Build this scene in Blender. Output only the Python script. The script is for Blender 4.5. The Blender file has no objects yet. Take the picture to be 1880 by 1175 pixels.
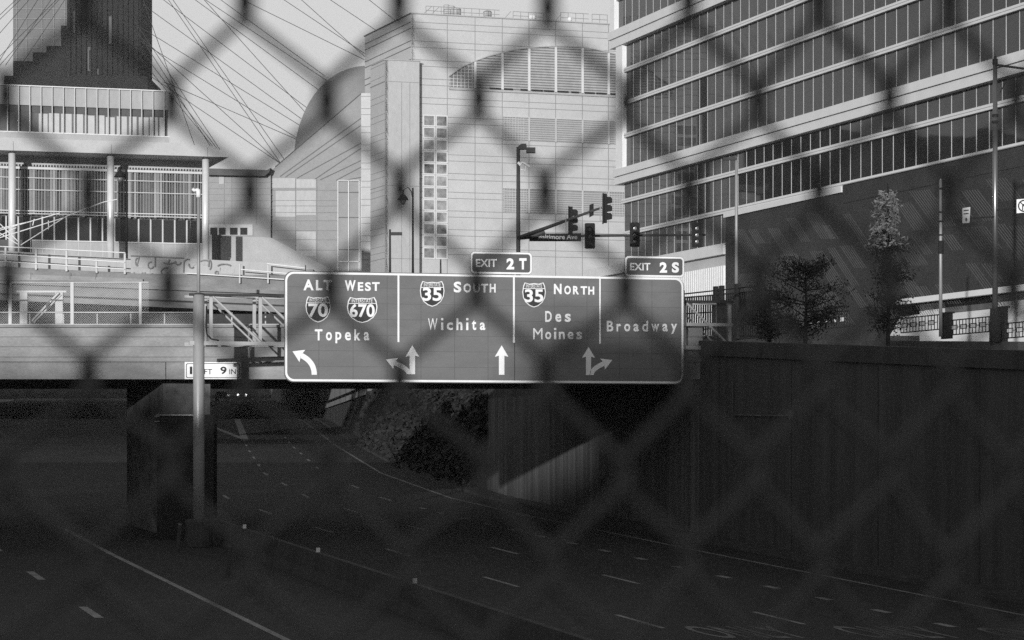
import bpy, bmesh, math, random
from mathutils import Vector
R = math.radians
rnd = random.Random(11)
sc = bpy.context.scene

# ------------------------------------------------------------------ camera, sky, sun, exposure
FP = 5000.0            # focal length in pixels of the 1880 px wide photograph
HX, HY = 940.0, 820.0  # optical axis column and horizon row
cd = bpy.data.cameras.new('camera')
cam = bpy.data.objects.new('camera', cd)
sc.collection.objects.link(cam)
cam.location = (0, 0, 0)
cam.rotation_euler = (R(90), 0, 0)
cd.sensor_width = 36.0
cd.lens = FP / 1880 * 36
cd.shift_y = (HY - 587.5) / 1880
cd.clip_start = 0.1
cd.clip_end = 6000
cd.dof.use_dof = True
cd.dof.focus_distance = 102.0
cd.dof.aperture_fstop = 8.6
sc.camera = cam

SUN = Vector((0.22, 1.0, -0.128)).normalized()       # direction the light travels
elev = math.asin(-SUN.z)
w = bpy.data.worlds.new('World')
sc.world = w
w.use_nodes = True
nt = w.node_tree
bg = nt.nodes['Background']
sky = nt.nodes.new('ShaderNodeTexSky')
sky.sky_type = 'NISHITA'
sky.sun_disc = False
sky.sun_elevation = elev
sky.sun_rotation = math.atan2(-SUN.x, -SUN.y)
sky.dust_density = 1.0
sp = nt.nodes.new('ShaderNodeSeparateColor')         # the photograph is black and white: blue-sensitive film
pw = nt.nodes.new('ShaderNodeMath'); pw.operation = 'MINIMUM'; pw.inputs[1].default_value = 3.2
nt.links.new(sky.outputs[0], sp.inputs[0])
nt.links.new(sp.outputs[2], pw.inputs[0])
nt.links.new(pw.outputs[0], bg.inputs[0])
bg.inputs[1].default_value = 0.15
sl = bpy.data.lights.new('sun', 'SUN')
sl.energy = 3.1
sl.angle = R(0.53)
so = bpy.data.objects.new('sun', sl)
sc.collection.objects.link(so)
so.rotation_euler = SUN.to_track_quat('-Z', 'Y').to_euler()

sc.view_settings.view_transform = 'Standard'
sc.view_settings.look = 'None'
sc.view_settings.gamma = 1
sc.view_settings.exposure = 0.5
sc.cycles.max_bounces = 6
sc.cycles.use_denoising = False      # keep the fine grain of a film picture

# ------------------------------------------------------------------ helpers
WL = {}

def P(px, py, Y):
    return Vector(((px - HX) / FP * Y, Y, (HY - py) / FP * Y))

class Fr:
    """a vertical plane: origin at column px and distance Y, running along d; w is measured towards the viewer"""
    def __init__(s, px, Y, d=(1, 0)):
        l = math.hypot(*d)
        s.dx, s.dy = d[0] / l, d[1] / l
        s.nx, s.ny = s.dy, -s.dx
        s.ox, s.oy = (px - HX) / FP * Y, Y
    def u(s, px, w=0):
        k = (px - HX) / FP
        x0, y0 = s.ox + w * s.nx, s.oy + w * s.ny
        return (k * y0 - x0) / (s.dx - k * s.dy)
    def dist(s, u, w=0):
        return s.oy + u * s.dy + w * s.ny
    def z(s, py, u, w=0):
        return (HY - py) / FP * s.dist(u, w)
    def q(s, px, py, w=0):
        u = s.u(px, w)
        return u, s.z(py, u, w)
    def W(s, u, w, z):
        return Vector((s.ox + u * s.dx + w * s.nx, s.oy + u * s.dy + w * s.ny, z))
    def Pt(s, px, py, w=0):
        u, z = s.q(px, py, w)
        return s.W(u, w, z)

class MB:
    def __init__(s):
        s.v = []; s.f = []
    def quad(s, a, b, c, d):
        i = len(s.v); s.v += [Vector(a), Vector(b), Vector(c), Vector(d)]; s.f.append((i, i+1, i+2, i+3))
    def box(s, fr, u0, u1, w0, w1, z0, z1):
        i = len(s.v)
        for z in (z0, z1):
            for (u, ww) in ((u0, w0), (u1, w0), (u1, w1), (u0, w1)):
                s.v.append(fr.W(u, ww, z))
        s.f += [(i, i+3, i+2, i+1), (i+4, i+5, i+6, i+7)]
        for k in range(4):
            s.f.append((i+k, i+(k+1) % 4, i+4+(k+1) % 4, i+4+k))
        return s
    def pbox(s, fr, x0, x1, y0, y1, w0, w1):
        """box by picture columns and rows measured on the plane of the frame at its front face w1"""
        ua, ub = fr.u(x0, w1), fr.u(x1, w1)
        um = (ua + ub) / 2
        return s.box(fr, ua, ub, w0, w1, fr.z(y1, um, w1), fr.z(y0, um, w1))
    def poly(s, fr, pts, w0, w1):
        i = len(s.v); n = len(pts)
        for ww in (w0, w1):
            for (u, z) in pts:
                s.v.append(fr.W(u, ww, z))
        s.f.append(tuple(range(i, i+n)))
        s.f.append(tuple(range(i+n, i+2*n)))
        for k in range(n):
            s.f.append((i+k, i+(k+1) % n, i+n+(k+1) % n, i+n+k))
        return s
    def ppoly(s, fr, pp, w0, w1):
        return s.poly(fr, [fr.q(x, y, w1) for x, y in pp], w0, w1)
    def flat(s, fr, pts, w):
        i = len(s.v)
        for (u, z) in pts:
            s.v.append(fr.W(u, w, z))
        s.f.append(tuple(range(i, i+len(pts))))
        return s
    def tube(s, pts, r, n=8, cap=True):
        pts = [Vector(p) for p in pts]
        rs = r if isinstance(r, (list, tuple)) else [r] * len(pts)
        rings = []
        ref = None
        for j, p in enumerate(pts):
            t = (pts[min(j+1, len(pts)-1)] - pts[max(j-1, 0)]).normalized()
            if ref is None:
                ref = Vector((0, 0, 1)) if abs(t.z) < 0.9 else Vector((1, 0, 0))
            a = t.cross(ref)
            if a.length < 1e-5: a = t.orthogonal()
            a.normalize()
            b = t.cross(a).normalized()
            ref = -b if False else ref
            i = len(s.v)
            for k in range(n):
                an = 2 * math.pi * (k + .5) / n
                s.v.append(p + (a * math.cos(an) + b * math.sin(an)) * rs[j])
            rings.append(i)
        for j in range(len(rings)-1):
            for k in range(n):
                s.f.append((rings[j]+k, rings[j]+(k+1) % n, rings[j+1]+(k+1) % n, rings[j+1]+k))
        if cap:
            s.f.append(tuple(rings[0]+k for k in range(n)))
            s.f.append(tuple(rings[-1]+k for k in range(n)))
        return s
    def lathe(s, c, prof, n=16):
        """profile of (radius, height) pairs turned about a vertical axis through c"""
        c = Vector(c); rings = []
        for r, h in prof:
            i = len(s.v)
            for k in range(n):
                a = 2 * math.pi * k / n
                s.v.append(c + Vector((r * math.cos(a), r * math.sin(a), h)))
            rings.append(i)
        for j in range(len(rings)-1):
            for k in range(n):
                s.f.append((rings[j]+k, rings[j]+(k+1) % n, rings[j+1]+(k+1) % n, rings[j+1]+k))
        s.f.append(tuple(rings[0]+k for k in range(n)))
        s.f.append(tuple(rings[-1]+k for k in range(n)))
        return s
    def build(s, name, m, parent=None, smooth=False, bevel=0):
        off = Vector((0, 0, 0))
        q = parent
        while q is not None:
            off += q.location; q = q.parent
        if parent is None:
            lo = [min(v[i] for v in s.v) for i in range(3)]; hi = [max(v[i] for v in s.v) for i in range(3)]
            off = Vector(((lo[0]+hi[0])/2, (lo[1]+hi[1])/2, lo[2]))
        me = bpy.data.meshes.new(name)
        me.from_pydata([v - off for v in s.v], [], s.f)
        bm = bmesh.new(); bm.from_mesh(me)
        bmesh.ops.recalc_face_normals(bm, faces=bm.faces[:])
        bm.to_mesh(me); bm.free()
        if smooth:
            for p in me.polygons:
                p.use_smooth = len(p.vertices) <= 4
        me.materials.append(m)
        o = bpy.data.objects.new(name, me)
        sc.collection.objects.link(o)
        if parent is not None:
            o.parent = parent
        else:
            o.location = off
        if bevel:
            md = o.modifiers.new('edge', 'BEVEL'); md.width = bevel; md.segments = 2; md.limit_method = 'ANGLE'
        return o

def tag(o, label, cat, group=None):
    o['label'] = label; o['category'] = cat
    if group: o['group'] = group
    return o

def thing(name, label, cat, loc=(0, 0, 0), group=None):
    o = bpy.data.objects.new(name, None)
    sc.collection.objects.link(o)
    o.location = loc
    o.empty_display_size = 0.3
    return tag(o, label, cat, group)

def struct(o, kind='structure'):
    o['kind'] = kind
    return o

def dup(root, loc, label, group=None):
    def cp(o, par):
        c = o.copy(); sc.collection.objects.link(c)
        if par is not None: c.parent = par
        for ch in list(o.children): cp(ch, c)
        return c
    r = cp(root, None); r.location = loc
    r['label'] = label
    if group: r['group'] = group
    return r

def mat(name, v, rough=0.8, metal=0.0, var=0.12, scale=1.5, stretch=(1, 1, 1), fine=0.06, bump=0.0, spec=0.12, ior=1.5):
    m = bpy.data.materials.new(name); m.use_nodes = True
    t = m.node_tree; b = t.nodes['Principled BSDF']
    b.inputs['Roughness'].default_value = rough
    b.inputs['Metallic'].default_value = metal
    b.inputs['IOR'].default_value = ior
    b.inputs['Specular IOR Level'].default_value = spec
    b.inputs['Base Color'].default_value = (v, v, v, 1)
    if var or fine:
        tc = t.nodes.new('ShaderNodeTexCoord')
        mp = t.nodes.new('ShaderNodeMapping'); mp.inputs['Scale'].default_value = stretch
        t.links.new(tc.outputs['Object'], mp.inputs[0])
        n1 = t.nodes.new('ShaderNodeTexNoise'); n1.inputs['Scale'].default_value = scale
        n1.inputs['Detail'].default_value = 6; n1.inputs['Roughness'].default_value = 0.6
        n2 = t.nodes.new('ShaderNodeTexNoise'); n2.inputs['Scale'].default_value = scale * 14
        n2.inputs['Detail'].default_value = 3
        t.links.new(mp.outputs[0], n1.inputs[0]); t.links.new(mp.outputs[0], n2.inputs[0])
        r1 = t.nodes.new('ShaderNodeMapRange'); r1.inputs[1].default_value = 0.3; r1.inputs[2].default_value = 0.7
        r1.inputs[3].default_value = v * (1 - var); r1.inputs[4].default_value = v * (1 + var)
        r2 = t.nodes.new('ShaderNodeMapRange'); r2.inputs[1].default_value = 0.3; r2.inputs[2].default_value = 0.7
        r2.inputs[3].default_value = 1 - fine; r2.inputs[4].default_value = 1 + fine
        t.links.new(n1.outputs[0], r1.inputs[0]); t.links.new(n2.outputs[0], r2.inputs[0])
        mu = t.nodes.new('ShaderNodeMath'); mu.operation = 'MULTIPLY'
        t.links.new(r1.outputs[0], mu.inputs[0]); t.links.new(r2.outputs[0], mu.inputs[1])
        t.links.new(mu.outputs[0], b.inputs['Base Color'])
        if bump:
            bp = t.nodes.new('ShaderNodeBump'); bp.inputs['Strength'].default_value = bump
            bp.inputs['Distance'].default_value = 0.02
            t.links.new(n2.outputs[0], bp.inputs['Height']); t.links.new(bp.outputs[0], b.inputs['Normal'])
    return m

def emit(name, v, s):
    m = mat(name, v, 0.4, var=0, fine=0)
    b = m.node_tree.nodes['Principled BSDF']
    b.inputs['Emission Color'].default_value = (1, 1, 1, 1)
    b.inputs['Emission Strength'].default_value = s
    return m

M = {}
M['asphalt'] = mat('asphalt', 0.026, 0.85, var=0.25, scale=0.35, stretch=(1, .25, 1), fine=0.2, bump=0.3)
M['ground'] = mat('ground', 0.10, 0.9, var=0.3, scale=0.2)
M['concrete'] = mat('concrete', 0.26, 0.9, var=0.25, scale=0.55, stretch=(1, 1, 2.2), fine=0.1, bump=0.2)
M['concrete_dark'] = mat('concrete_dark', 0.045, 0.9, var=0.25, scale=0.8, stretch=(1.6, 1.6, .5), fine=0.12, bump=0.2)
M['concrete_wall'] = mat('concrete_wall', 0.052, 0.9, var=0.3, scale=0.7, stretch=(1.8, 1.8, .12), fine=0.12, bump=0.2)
M['concrete_pale'] = mat('concrete_pale', 0.36, 0.85, var=0.12, scale=0.5, fine=0.06)
M['panel'] = mat('facade_panel', 0.46, 0.7, var=0.09, scale=0.25, fine=0.04)
M['panel_grey'] = mat('facade_panel_grey', 0.37, 0.75, var=0.08, scale=0.25, stretch=(1, 1, .4), fine=0.05)
M['block'] = mat('block_panel', 0.41, 0.75, var=0.07, scale=0.25, stretch=(1, 1, .4), fine=0.05)
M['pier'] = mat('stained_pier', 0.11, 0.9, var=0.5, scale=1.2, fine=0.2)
M['ramp'] = mat('ramp_concrete', 0.20, 0.9, var=0.25, scale=0.55, stretch=(1, 1, 2.2), fine=0.1)
M['pole_dark'] = mat('dark_pole', 0.05, 0.28, var=0.1, spec=0.9, ior=1.8)
M['truss'] = mat('truss_steel', 0.38, 0.5, var=0.12, scale=1.2, spec=0.3)
M['lettering_paint'] = mat('worn_lettering', 0.12, 0.8, var=0.4, scale=1.5, fine=0.3)
M['far_wall'] = mat('far_wall', 0.27, 0.9, var=0.25, scale=0.6, stretch=(1, 1, .3), fine=0.1)
M['streaked'] = mat('streaked_concrete', 0.085, 0.9, var=0.6, scale=1.1, stretch=(1.8, 1.8, .06), fine=0.15)
M['arch_back'] = mat('arch_backing', 0.19, 0.8)
M['arch_slat'] = mat('arch_slat', 0.36, 0.7)
M['raked'] = mat('raked_panel', 0.27, 0.75, var=0.06, scale=0.25, fine=0.05)
M['window_glass'] = mat('reflecting_window', 0.22, 0.1, var=0.9, scale=0.7, fine=0, spec=0.5, ior=1.6)
M['joint'] = mat('joint', 0.14, 0.9, var=0.05)
M['joint_light'] = mat('joint_light', 0.24, 0.9, var=0.05)
M['white'] = mat('white_paint', 0.68, 0.55, var=0.05, scale=0.8, fine=0.03)
M['white_trim'] = mat('white_trim', 0.60, 0.5, var=0.04, scale=0.6, fine=0.02)
M['mullion'] = mat('mullion', 0.52, 0.4, var=0.04)
M['louvre'] = mat('louvre', 0.27, 0.6, var=0.06)
M['louvre_back'] = mat('louvre_back', 0.10, 0.8, var=0.1)
M['glass'] = mat('dark_glass', 0.022, 0.03, var=0.35, scale=0.22, stretch=(1, 1, .5), fine=0, spec=0.5, ior=1.42)
M['glass_pale'] = mat('pale_glass', 0.12, 0.08, var=0.5, scale=0.35, fine=0, spec=0.5, ior=1.6)
M['shell'] = mat('metal_shell', 0.25, 0.45, var=0.08, scale=0.3, spec=0.5)
M['cladding'] = mat('dark_cladding', 0.036, 0.7, var=0.25, scale=0.18, fine=0.1)
M['rib'] = mat('cladding_rib', 0.115, 0.6, var=0.2, scale=0.3)
M['tower'] = mat('dark_tower', 0.020, 0.9, spec=0.05, var=0.2, scale=0.05, stretch=(1, 1, .3), fine=0.15)
M['tower_glass'] = mat('tower_glass', 0.15, 0.7, spec=0.05, var=0.35, scale=0.03, stretch=(1, 1, .4), fine=0.05)
M['steel'] = mat('galvanised', 0.27, 0.5, metal=0.2, var=0.12, scale=1.2, stretch=(1, 1, .3), fine=0.05, spec=0.5)
M['pole_steel'] = mat('pole_steel', 0.30, 0.42, metal=0.2, var=0.12, scale=1.2, stretch=(1, 1, .3), spec=0.5)
M['column'] = mat('polished_column', 0.60, 0.3, metal=0.1, var=0.05, scale=1.0, spec=0.6)
M['steel_dark'] = mat('weathered_steel', 0.045, 0.7, var=0.2, scale=2.0, spec=0.15)
M['black'] = mat('black_paint', 0.018, 0.75, var=0.1, spec=0.1)
M['wire'] = mat('fence_wire', 0.075, 0.6, metal=0.0, var=0.1, scale=20, spec=0.3)
M['sign'] = mat('sign_green', 0.145, 0.55, var=0.10, scale=0.8, stretch=(1, 1, 2.5), fine=0.04)
M['sign_tab'] = mat('tab_green', 0.10, 0.55, var=0.08, scale=0.8)
M['shield'] = mat('shield_blue', 0.045, 0.55, var=0.06)
M['shield_top'] = mat('shield_red', 0.10, 0.55, var=0.06)
M['legend'] = mat('legend_white', 0.74, 0.5, var=0.06, scale=2.0)
M['ink'] = mat('ink_black', 0.03, 0.6, var=0.05)
M['line'] = mat('road_paint', 0.17, 0.7, var=0.35, scale=1.2, fine=0.2)
M['lens'] = mat('signal_lens', 0.13, 0.25, var=0.1, spec=0.6)
M['leaf'] = mat('leaf_dark', 0.026, 0.7, var=0.4, scale=3)
M['leaf_sunlit'] = mat('leaf_sunlit', 0.58, 0.6, var=0.3, scale=3)  # pale colour stands for the sun on the treetop
M['bark'] = mat('bark', 0.035, 0.9, var=0.3, scale=4)
M['bank_shade'] = mat('shade_bank', 0.018, 0.9, var=0.4, scale=0.4)
M['car'] = mat('car_paint', 0.05, 0.2, var=0, spec=0.6)
M['car_pale'] = mat('car_paint_pale', 0.40, 0.25, var=0, spec=0.6)
M['tyre'] = mat('tyre', 0.02, 0.8, var=0)
M['lamp_on'] = emit('headlamp_lit', 0.8, 6.0)
M['reflector'] = mat('reflector', 0.55, 0.3, var=0)

def text_faces(body, bold=0.0):
    cu = bpy.data.curves.new('t', 'FONT')
    cu.body = body; cu.size = 1; cu.offset = bold; cu.resolution_u = 4
    o = bpy.data.objects.new('t', cu); sc.collection.objects.link(o)
    dg = bpy.context.evaluated_depsgraph_get(); dg.update()
    me = o.evaluated_get(dg).to_mesh()
    vs = [(v.co.x, v.co.y) for v in me.vertices]; fs = [tuple(p.vertices) for p in me.polygons]
    o.evaluated_get(dg).to_mesh_clear()
    bpy.data.objects.remove(o); bpy.data.curves.remove(cu)
    x0 = min(v[0] for v in vs); x1 = max(v[0] for v in vs); y0 = min(v[1] for v in vs); y1 = max(v[1] for v in vs)
    return [((x-x0)/(x1-x0), (y-y0)/(y1-y0)) for x, y in vs], fs

def text_at(mb, fr, body, px0, py0, px1, py1, w, bold=0.02):
    """letters filling the picture box px0..px1, py0 (top) .. py1 (bottom) on plane offset w"""
    vs, fs = text_faces(body, bold)
    i = len(mb.v)
    for a, b in vs:
        u, z = fr.q(px0 + a * (px1 - px0), py1 + b * (py0 - py1), w)
        mb.v.append(fr.W(u, w, z))
    mb.f += [tuple(i + k for k in f) for f in fs]

def rrect(x0, y0, x1, y1, r, n=6, rounds=(1, 1, 1, 1)):
    out = []
    for (cx, cy, a0, on) in ((x1-r, y1-r, 0, rounds[0]), (x0+r, y1-r, 90, rounds[1]), (x0+r, y0+r, 180, rounds[2]), (x1-r, y0+r, 270, rounds[3])):
        if on:
            for k in range(n+1):
                a = R(a0 + 90 * k / n); out.append((cx + r*math.cos(a), cy + r*math.sin(a)))
        else:
            a = R(a0 + 45); out += [(cx + r*(1 if math.cos(a) > 0 else -1), cy + r*(1 if math.sin(a) > 0 else -1))] * 1
    return out

def ring(mb, fr, outer, inner, w):
    i = len(mb.v); n = len(outer)
    for p in outer + inner:
        mb.v.append(fr.W(p[0], w, p[1]))
    for k in range(n):
        mb.f.append((i+k, i+(k+1) % n, i+n+(k+1) % n, i+n+k))

def lerp(tab, y):
    for (a, b), (c, d) in zip(tab, tab[1:]):
        if y <= c: return b + (d-b) * (y-a) / (c-a)
    return tab[-1][1]

# ------------------------------------------------------------------ terrain and road
XR = [(-400, 156), (0, 35.4), (73, 13.7), (95.9, 6.9), (118.6, .5), (132, -2.9), (160, -7.7), (206, -13.2), (280, -21.3), (333, -28), (389, -34.6), (480, -46), (900, -100)]
def xr(y): return lerp(XR, y)
def zroad(y): return -7 + 0.034 * y if y < 430 else 7.62 + 0.012 * (y - 430)
def zright(y): return lerp([(-400, 0), (78, 1.5), (165, 5.0), (200, 6.6), (290, 12.0), (5000, 12.6)], y)
WALL = 2.6     # kerb to wall
st = [-400, -200, -60, 0, 40, 73, 85, 95.9, 104, 112, 118.6, 125, 132, 145, 160, 180, 206, 240, 280, 333, 389, 440, 480, 900, 1000]
mb = MB(); rows = []
for y in st:
    x1 = xr(min(y, 900)) + WALL; x0 = x1 - (42 if y < 130 else 60); zb = zroad(min(y, 900)) - 0.12
    zl = zright(y) if y < 130 else max(zb, zright(y)) ; zrr = zright(y) if y < 480 else 13
    r = []
    for (x, z) in ((-600, zl), (x0 - 60, zl), (x0, zl), (x0 + .01, zb), (x1 + .25, zb), (x1 + .26, max(zrr, zb + .1)), (x1 + 60, zrr), (600, zrr)):
        r.append(len(mb.v)); mb.v.append(Vector((x, y, z)))
    rows.append(r)
for a, b in zip(rows, rows[1:]):
    for k in range(7):
        mb.f.append((a[k], a[k+1], b[k+1], b[k]))
struct(mb.build('ground', M['ground']))

def ribbon(offs0, offs1, y0, y1, lift, step=4.0, slope=0.0):
    mb = MB(); n = max(1, int((y1-y0)/step)); pr = None
    for k in range(n+1):
        y = y0 + (y1-y0)*k/n; x = xr(y); z = zroad(y) + lift
        a = Vector((x+offs0, y, z)); b = Vector((x+offs1, y, z))
        if pr: mb.quad(pr[0], pr[1], b, a)
        pr = (a, b)
    return mb
struct(ribbon(-38, 1.6, -60, 470, 0, 3).build('road', M['asphalt']))
mb = MB()   # kerb strip
pr = None
for k in range(120):
    y = 20 + k * 3.0; x = xr(y); z = zroad(y)
    r = [Vector((x+1.6, y, z - .05)), Vector((x+1.62, y, z + .14)), Vector((x+WALL-.02, y, z + .16))]
    if pr:
        mb.quad(pr[0], pr[1], r[1], r[0]); mb.quad(pr[1], pr[2], r[2], r[1])
    pr = r
struct(mb.build('kerb', M['concrete_dark']))
mb = ribbon(-.07, .07, 30, 420, .006, 3)
def add(m2):
    i = len(mb.v); mb.v.extend(m2.v); mb.f.extend(tuple(a+i for a in f) for f in m2.f)
for k in range(16):                      # short dotted line
    y = 66 + k * 3.8
    add(ribbon(-3.45, -3.2, y, y + 1.0, .006, 1))
for k in range(9):
    y = 130 + k * 12
    add(ribbon(-3.45, -3.3, y, y + 3.2, .006, 3))
for k in range(16):                      # long dashes
    y = 70.5 + k * 12.4
    add(ribbon(-6.95, -6.8, y, y + 3.4, .006, 1))
    add(ribbon(-10.95, -10.8, y - 1.0, y + 2.6, .006, 1))
add(ribbon(-21.2, -21.0, 40, 110, .006, 3))
for k in range(6):
    y = 60 + k * 12.2
    add(ribbon(-25.0, -24.75, y, y + 3.2, .006, 1))
add(ribbon(-15.2, -15.05, 40, 104, .006, 3))
def road_pt(px, py):
    Y = 35000 / (py - 650); v = P(px, py, Y); v.z = zroad(Y) + .009; return v
def road_strip(p, q, wd):
    a, b = road_pt(*p), road_pt(*q)
    s = (b - a).cross(Vector((0, 0, 1))).normalized() * wd
    mb.quad(a - s, a + s, b + s, b - s)
road_strip((450, 807), (430, 755), .30)
road_strip((450, 807), (378, 779), .25)
for p, q in (((374, 760), (432, 760)), ((374, 772), (433, 771)), ((392, 786), (437, 785))):
    road_strip(p, q, .3)
road_strip((452, 752), (520, 743), .15)
struct(mb.build('road_markings', M['line']))
# lettering on the near lanes, long in the direction of travel
mb = MB()
for o in (-2.9, -6.4, -10.2):
    vs, fs = text_faces('ONLY', 0.01)
    i = len(mb.v)
    for a, b in vs:
        y = 66.6 + b * 3.0 + (0 if o > -3 else .4)
        mb.v.append(Vector((xr(y) + o - .2 + a * 2.4 - (0 if o > -3 else .0), y, zroad(y) + .008)))
    mb.f += [tuple(i+k for k in f) for f in fs]
struct(mb.build('road_lettering', M['lettering_paint']))

# right retaining wall with its parapet
def wallbox(mb, y0, y1, off0, off1, zf0, zf1, step=3.0):
    n = max(1, int((y1-y0)/step)); pr = None
    for k in range(n+1):
        y = y0 + (y1-y0)*k/n; x = xr(y) + WALL
        r = [Vector((x+off0, y, zf0(y))), Vector((x+off0, y, zf1(y))), Vector((x+off1, y, zf1(y))), Vector((x+off1, y, zf0(y)))]
        if pr:
            for a in range(4): mb.quad(pr[a], pr[(a+1) % 4], r[(a+1) % 4], r[a])
        else:
            mb.quad(*r)
        pr = r
    mb.quad(*pr)
def ptop(y): return 2.75 + 0.05 * (y - 78)
rw = thing('retaining_wall', 'long dark stained concrete retaining wall beside the sunken highway', 'retaining wall', (xr(90)+WALL, 90, zroad(90)))
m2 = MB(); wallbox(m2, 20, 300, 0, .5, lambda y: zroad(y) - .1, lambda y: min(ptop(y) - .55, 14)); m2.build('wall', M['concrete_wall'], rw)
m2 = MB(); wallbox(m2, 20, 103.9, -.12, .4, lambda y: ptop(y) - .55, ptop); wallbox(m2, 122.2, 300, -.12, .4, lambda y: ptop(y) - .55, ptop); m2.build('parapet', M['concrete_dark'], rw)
m2 = MB()
for k in range(34):
    y = 60 + k * 7.0; x = xr(y) + WALL
    m2.box(Fr(0, 1), 0, 0, 0, 0, 0, 0) if False else None
    wallbox(m2, y, y + .07, -.012, .02, lambda yy: zroad(yy), lambda yy: ptop(yy) - .6, .07)
m2.build('joint', M['ink'], rw)
m2 = MB()
pts = [P(1346, 650, 96) + Vector((-.05, 0, 0))]
def wpt(px, py, off=-.08):
    k = (px - HX) / FP; lo, hi = 40, 300
    for _ in range(50):
        y = (lo + hi) / 2
        if (xr(y) + WALL + off) / y > k: lo = y
        else: hi = y
    return Vector((xr(y) + WALL + off, y, (HY - py) / FP * y))
m2.tube([wpt(1345, 700), wpt(1346, 762), wpt(1452, 764)], .03, 6); m2.build('conduit', M['streaked'], rw)
m2 = MB(); m2.tube([wpt(1452, 758, -.12), wpt(1458, 770, -.12)], .16, 8); m2.build('junction_box', M['pier'], rw)

m2 = MB(); wallbox(m2, 192, 296, -.2, .3, lambda y: 4.05, lambda y: 9.2); m2.build('pale_upper_wall', M['far_wall'], rw)
m2 = MB()
for k in range(9):
    y = 198 + k * 11; wallbox(m2, y, y + .35, -.24, -.19, lambda yy: 4.1, lambda yy: 9.1, .35)
m2.build('pale_wall_joint', M['concrete_dark'], rw)
m2 = MB(); wallbox(m2, 180, 296, -.4, -.3, lambda y: 4.55, lambda y: 4.68); m2.build('handrail', M['black'], rw)
m2 = MB()
for row in (6.2, 6.75):
    for k in range(60):
        y = 214 + k * 1.3; wallbox(m2, y, y + .7, -.34, -.25, lambda yy: row, lambda yy: row + .22, .7)
m2.build('pale_marker_row', M['white'], rw)
m2 = MB(); wallbox(m2, 104.2, 140, -.03, .1, lambda y: zroad(y) + .1, lambda y: 2.4); m2.build('lit_streaked_panel', M['streaked'], rw)  # stained concrete, coloured paler than the wall to imitate a sunlit patch
iv = MB(); r4 = random.Random(31)  # leaves spread wide to stand in for shade on the wall
for k in range(9000):
    y = 137 + 70 * r4.random() ** 1.2; x = xr(y) + WALL; hi_ = min(ptop(y) - .3, 4.1); lo_ = zroad(y)
    fz = r4.random() ** .8; z = lo_ + (hi_ - lo_) * fz
    c = Vector((x - .08 - abs(r4.gauss(0, .3)) * (1.6 - fz), y, z)); sz = r4.uniform(.1, .26)
    a = Vector((r4.gauss(0, 1), r4.gauss(0, 1), r4.gauss(0, 1))).normalized(); b = a.orthogonal().normalized()
    iv.quad(c - a * sz, c + b * sz * .6, c + a * sz, c - b * sz * .6)
iv = tag(struct(iv.build('ivy', M['leaf']), 'stuff'), 'dark ivy put in to darken the retaining wall beyond the overpass like shade', 'ivy')

# far hillside made up as a dark backdrop for the shaded cutting end
hs = MB(); pr = None
r2 = random.Random(3)
for k in range(130):
    px = -1000 + k * 14
    a = P(px, 760, 455 + r2.uniform(-4, 4)); b = P(px, 722 + r2.uniform(-5, 5), 462); c = P(px, 640, 500)
    if pr: hs.quad(pr[0], pr[1], b, a); hs.quad(pr[1], pr[2], c, b)
    pr = (a, b, c)
struct(hs.build('shade_bank', M['bank_shade']))

# ------------------------------------------------------------------ near overpass with its fence
B = Fr(0, 104.0)
ov = thing('overpass', 'concrete street overpass spanning the highway below the fence', 'overpass', B.W(B.u(300), 0, 2.6))
zg0, zg1, zt = B.z(696, 0), B.z(664, 0), B.z(601, 0)
uL, uR = -75.0, B.u(1290)
uS = B.u(303)
m2 = MB()
m2.box(B, uL, uR, -18, 0, zg1, zt)
m2.build('deck', M['concrete'], ov)
m2 = MB()
m2.box(B, uL, uS, -17.6, -.12, zg0, zg1 - .004); m2.box(B, uS + .03, uR, -17.6, -.1, zg0, zg1 - .004)
m2.build('girder', M['concrete'], ov)
m2 = MB()
for y in (618, 636, 655): m2.box(B, uL, uR, 0, .03, B.z(y, 0) - .014, B.z(y, 0) + .014)
m2.box(B, uL, uR, -.05, .12, zt - .003, zt + .10)
m2.build('coping', M['ramp'], ov)
# wall pier following the road
PF = Fr(300, 105.2)
m2 = MB()
a = PF.W(PF.u(299), 0, 0); b = PF.W(PF.u(386), 0, 0); zp0, zp1 = -3.6, zg0 + .001
dv = Vector((-.34 * 7, 7, 0))
q = [a, b, b + dv, a + dv]
for k in range(4):
    p1, p2 = q[k], q[(k+1) % 4]
    m2.quad(p1 + Vector((0, 0, zp0)), p2 + Vector((0, 0, zp0)), p2 + Vector((0, 0, zp1)), p1 + Vector((0, 0, zp1)))
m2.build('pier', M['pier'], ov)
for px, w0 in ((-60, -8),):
    m2 = MB(); m2.box(B, B.u(px - 14, w0), B.u(px + 14, w0), w0 - 1, w0, -3.6, zg0 - .002); m2.build('column', M['concrete_dark'], ov)
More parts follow.
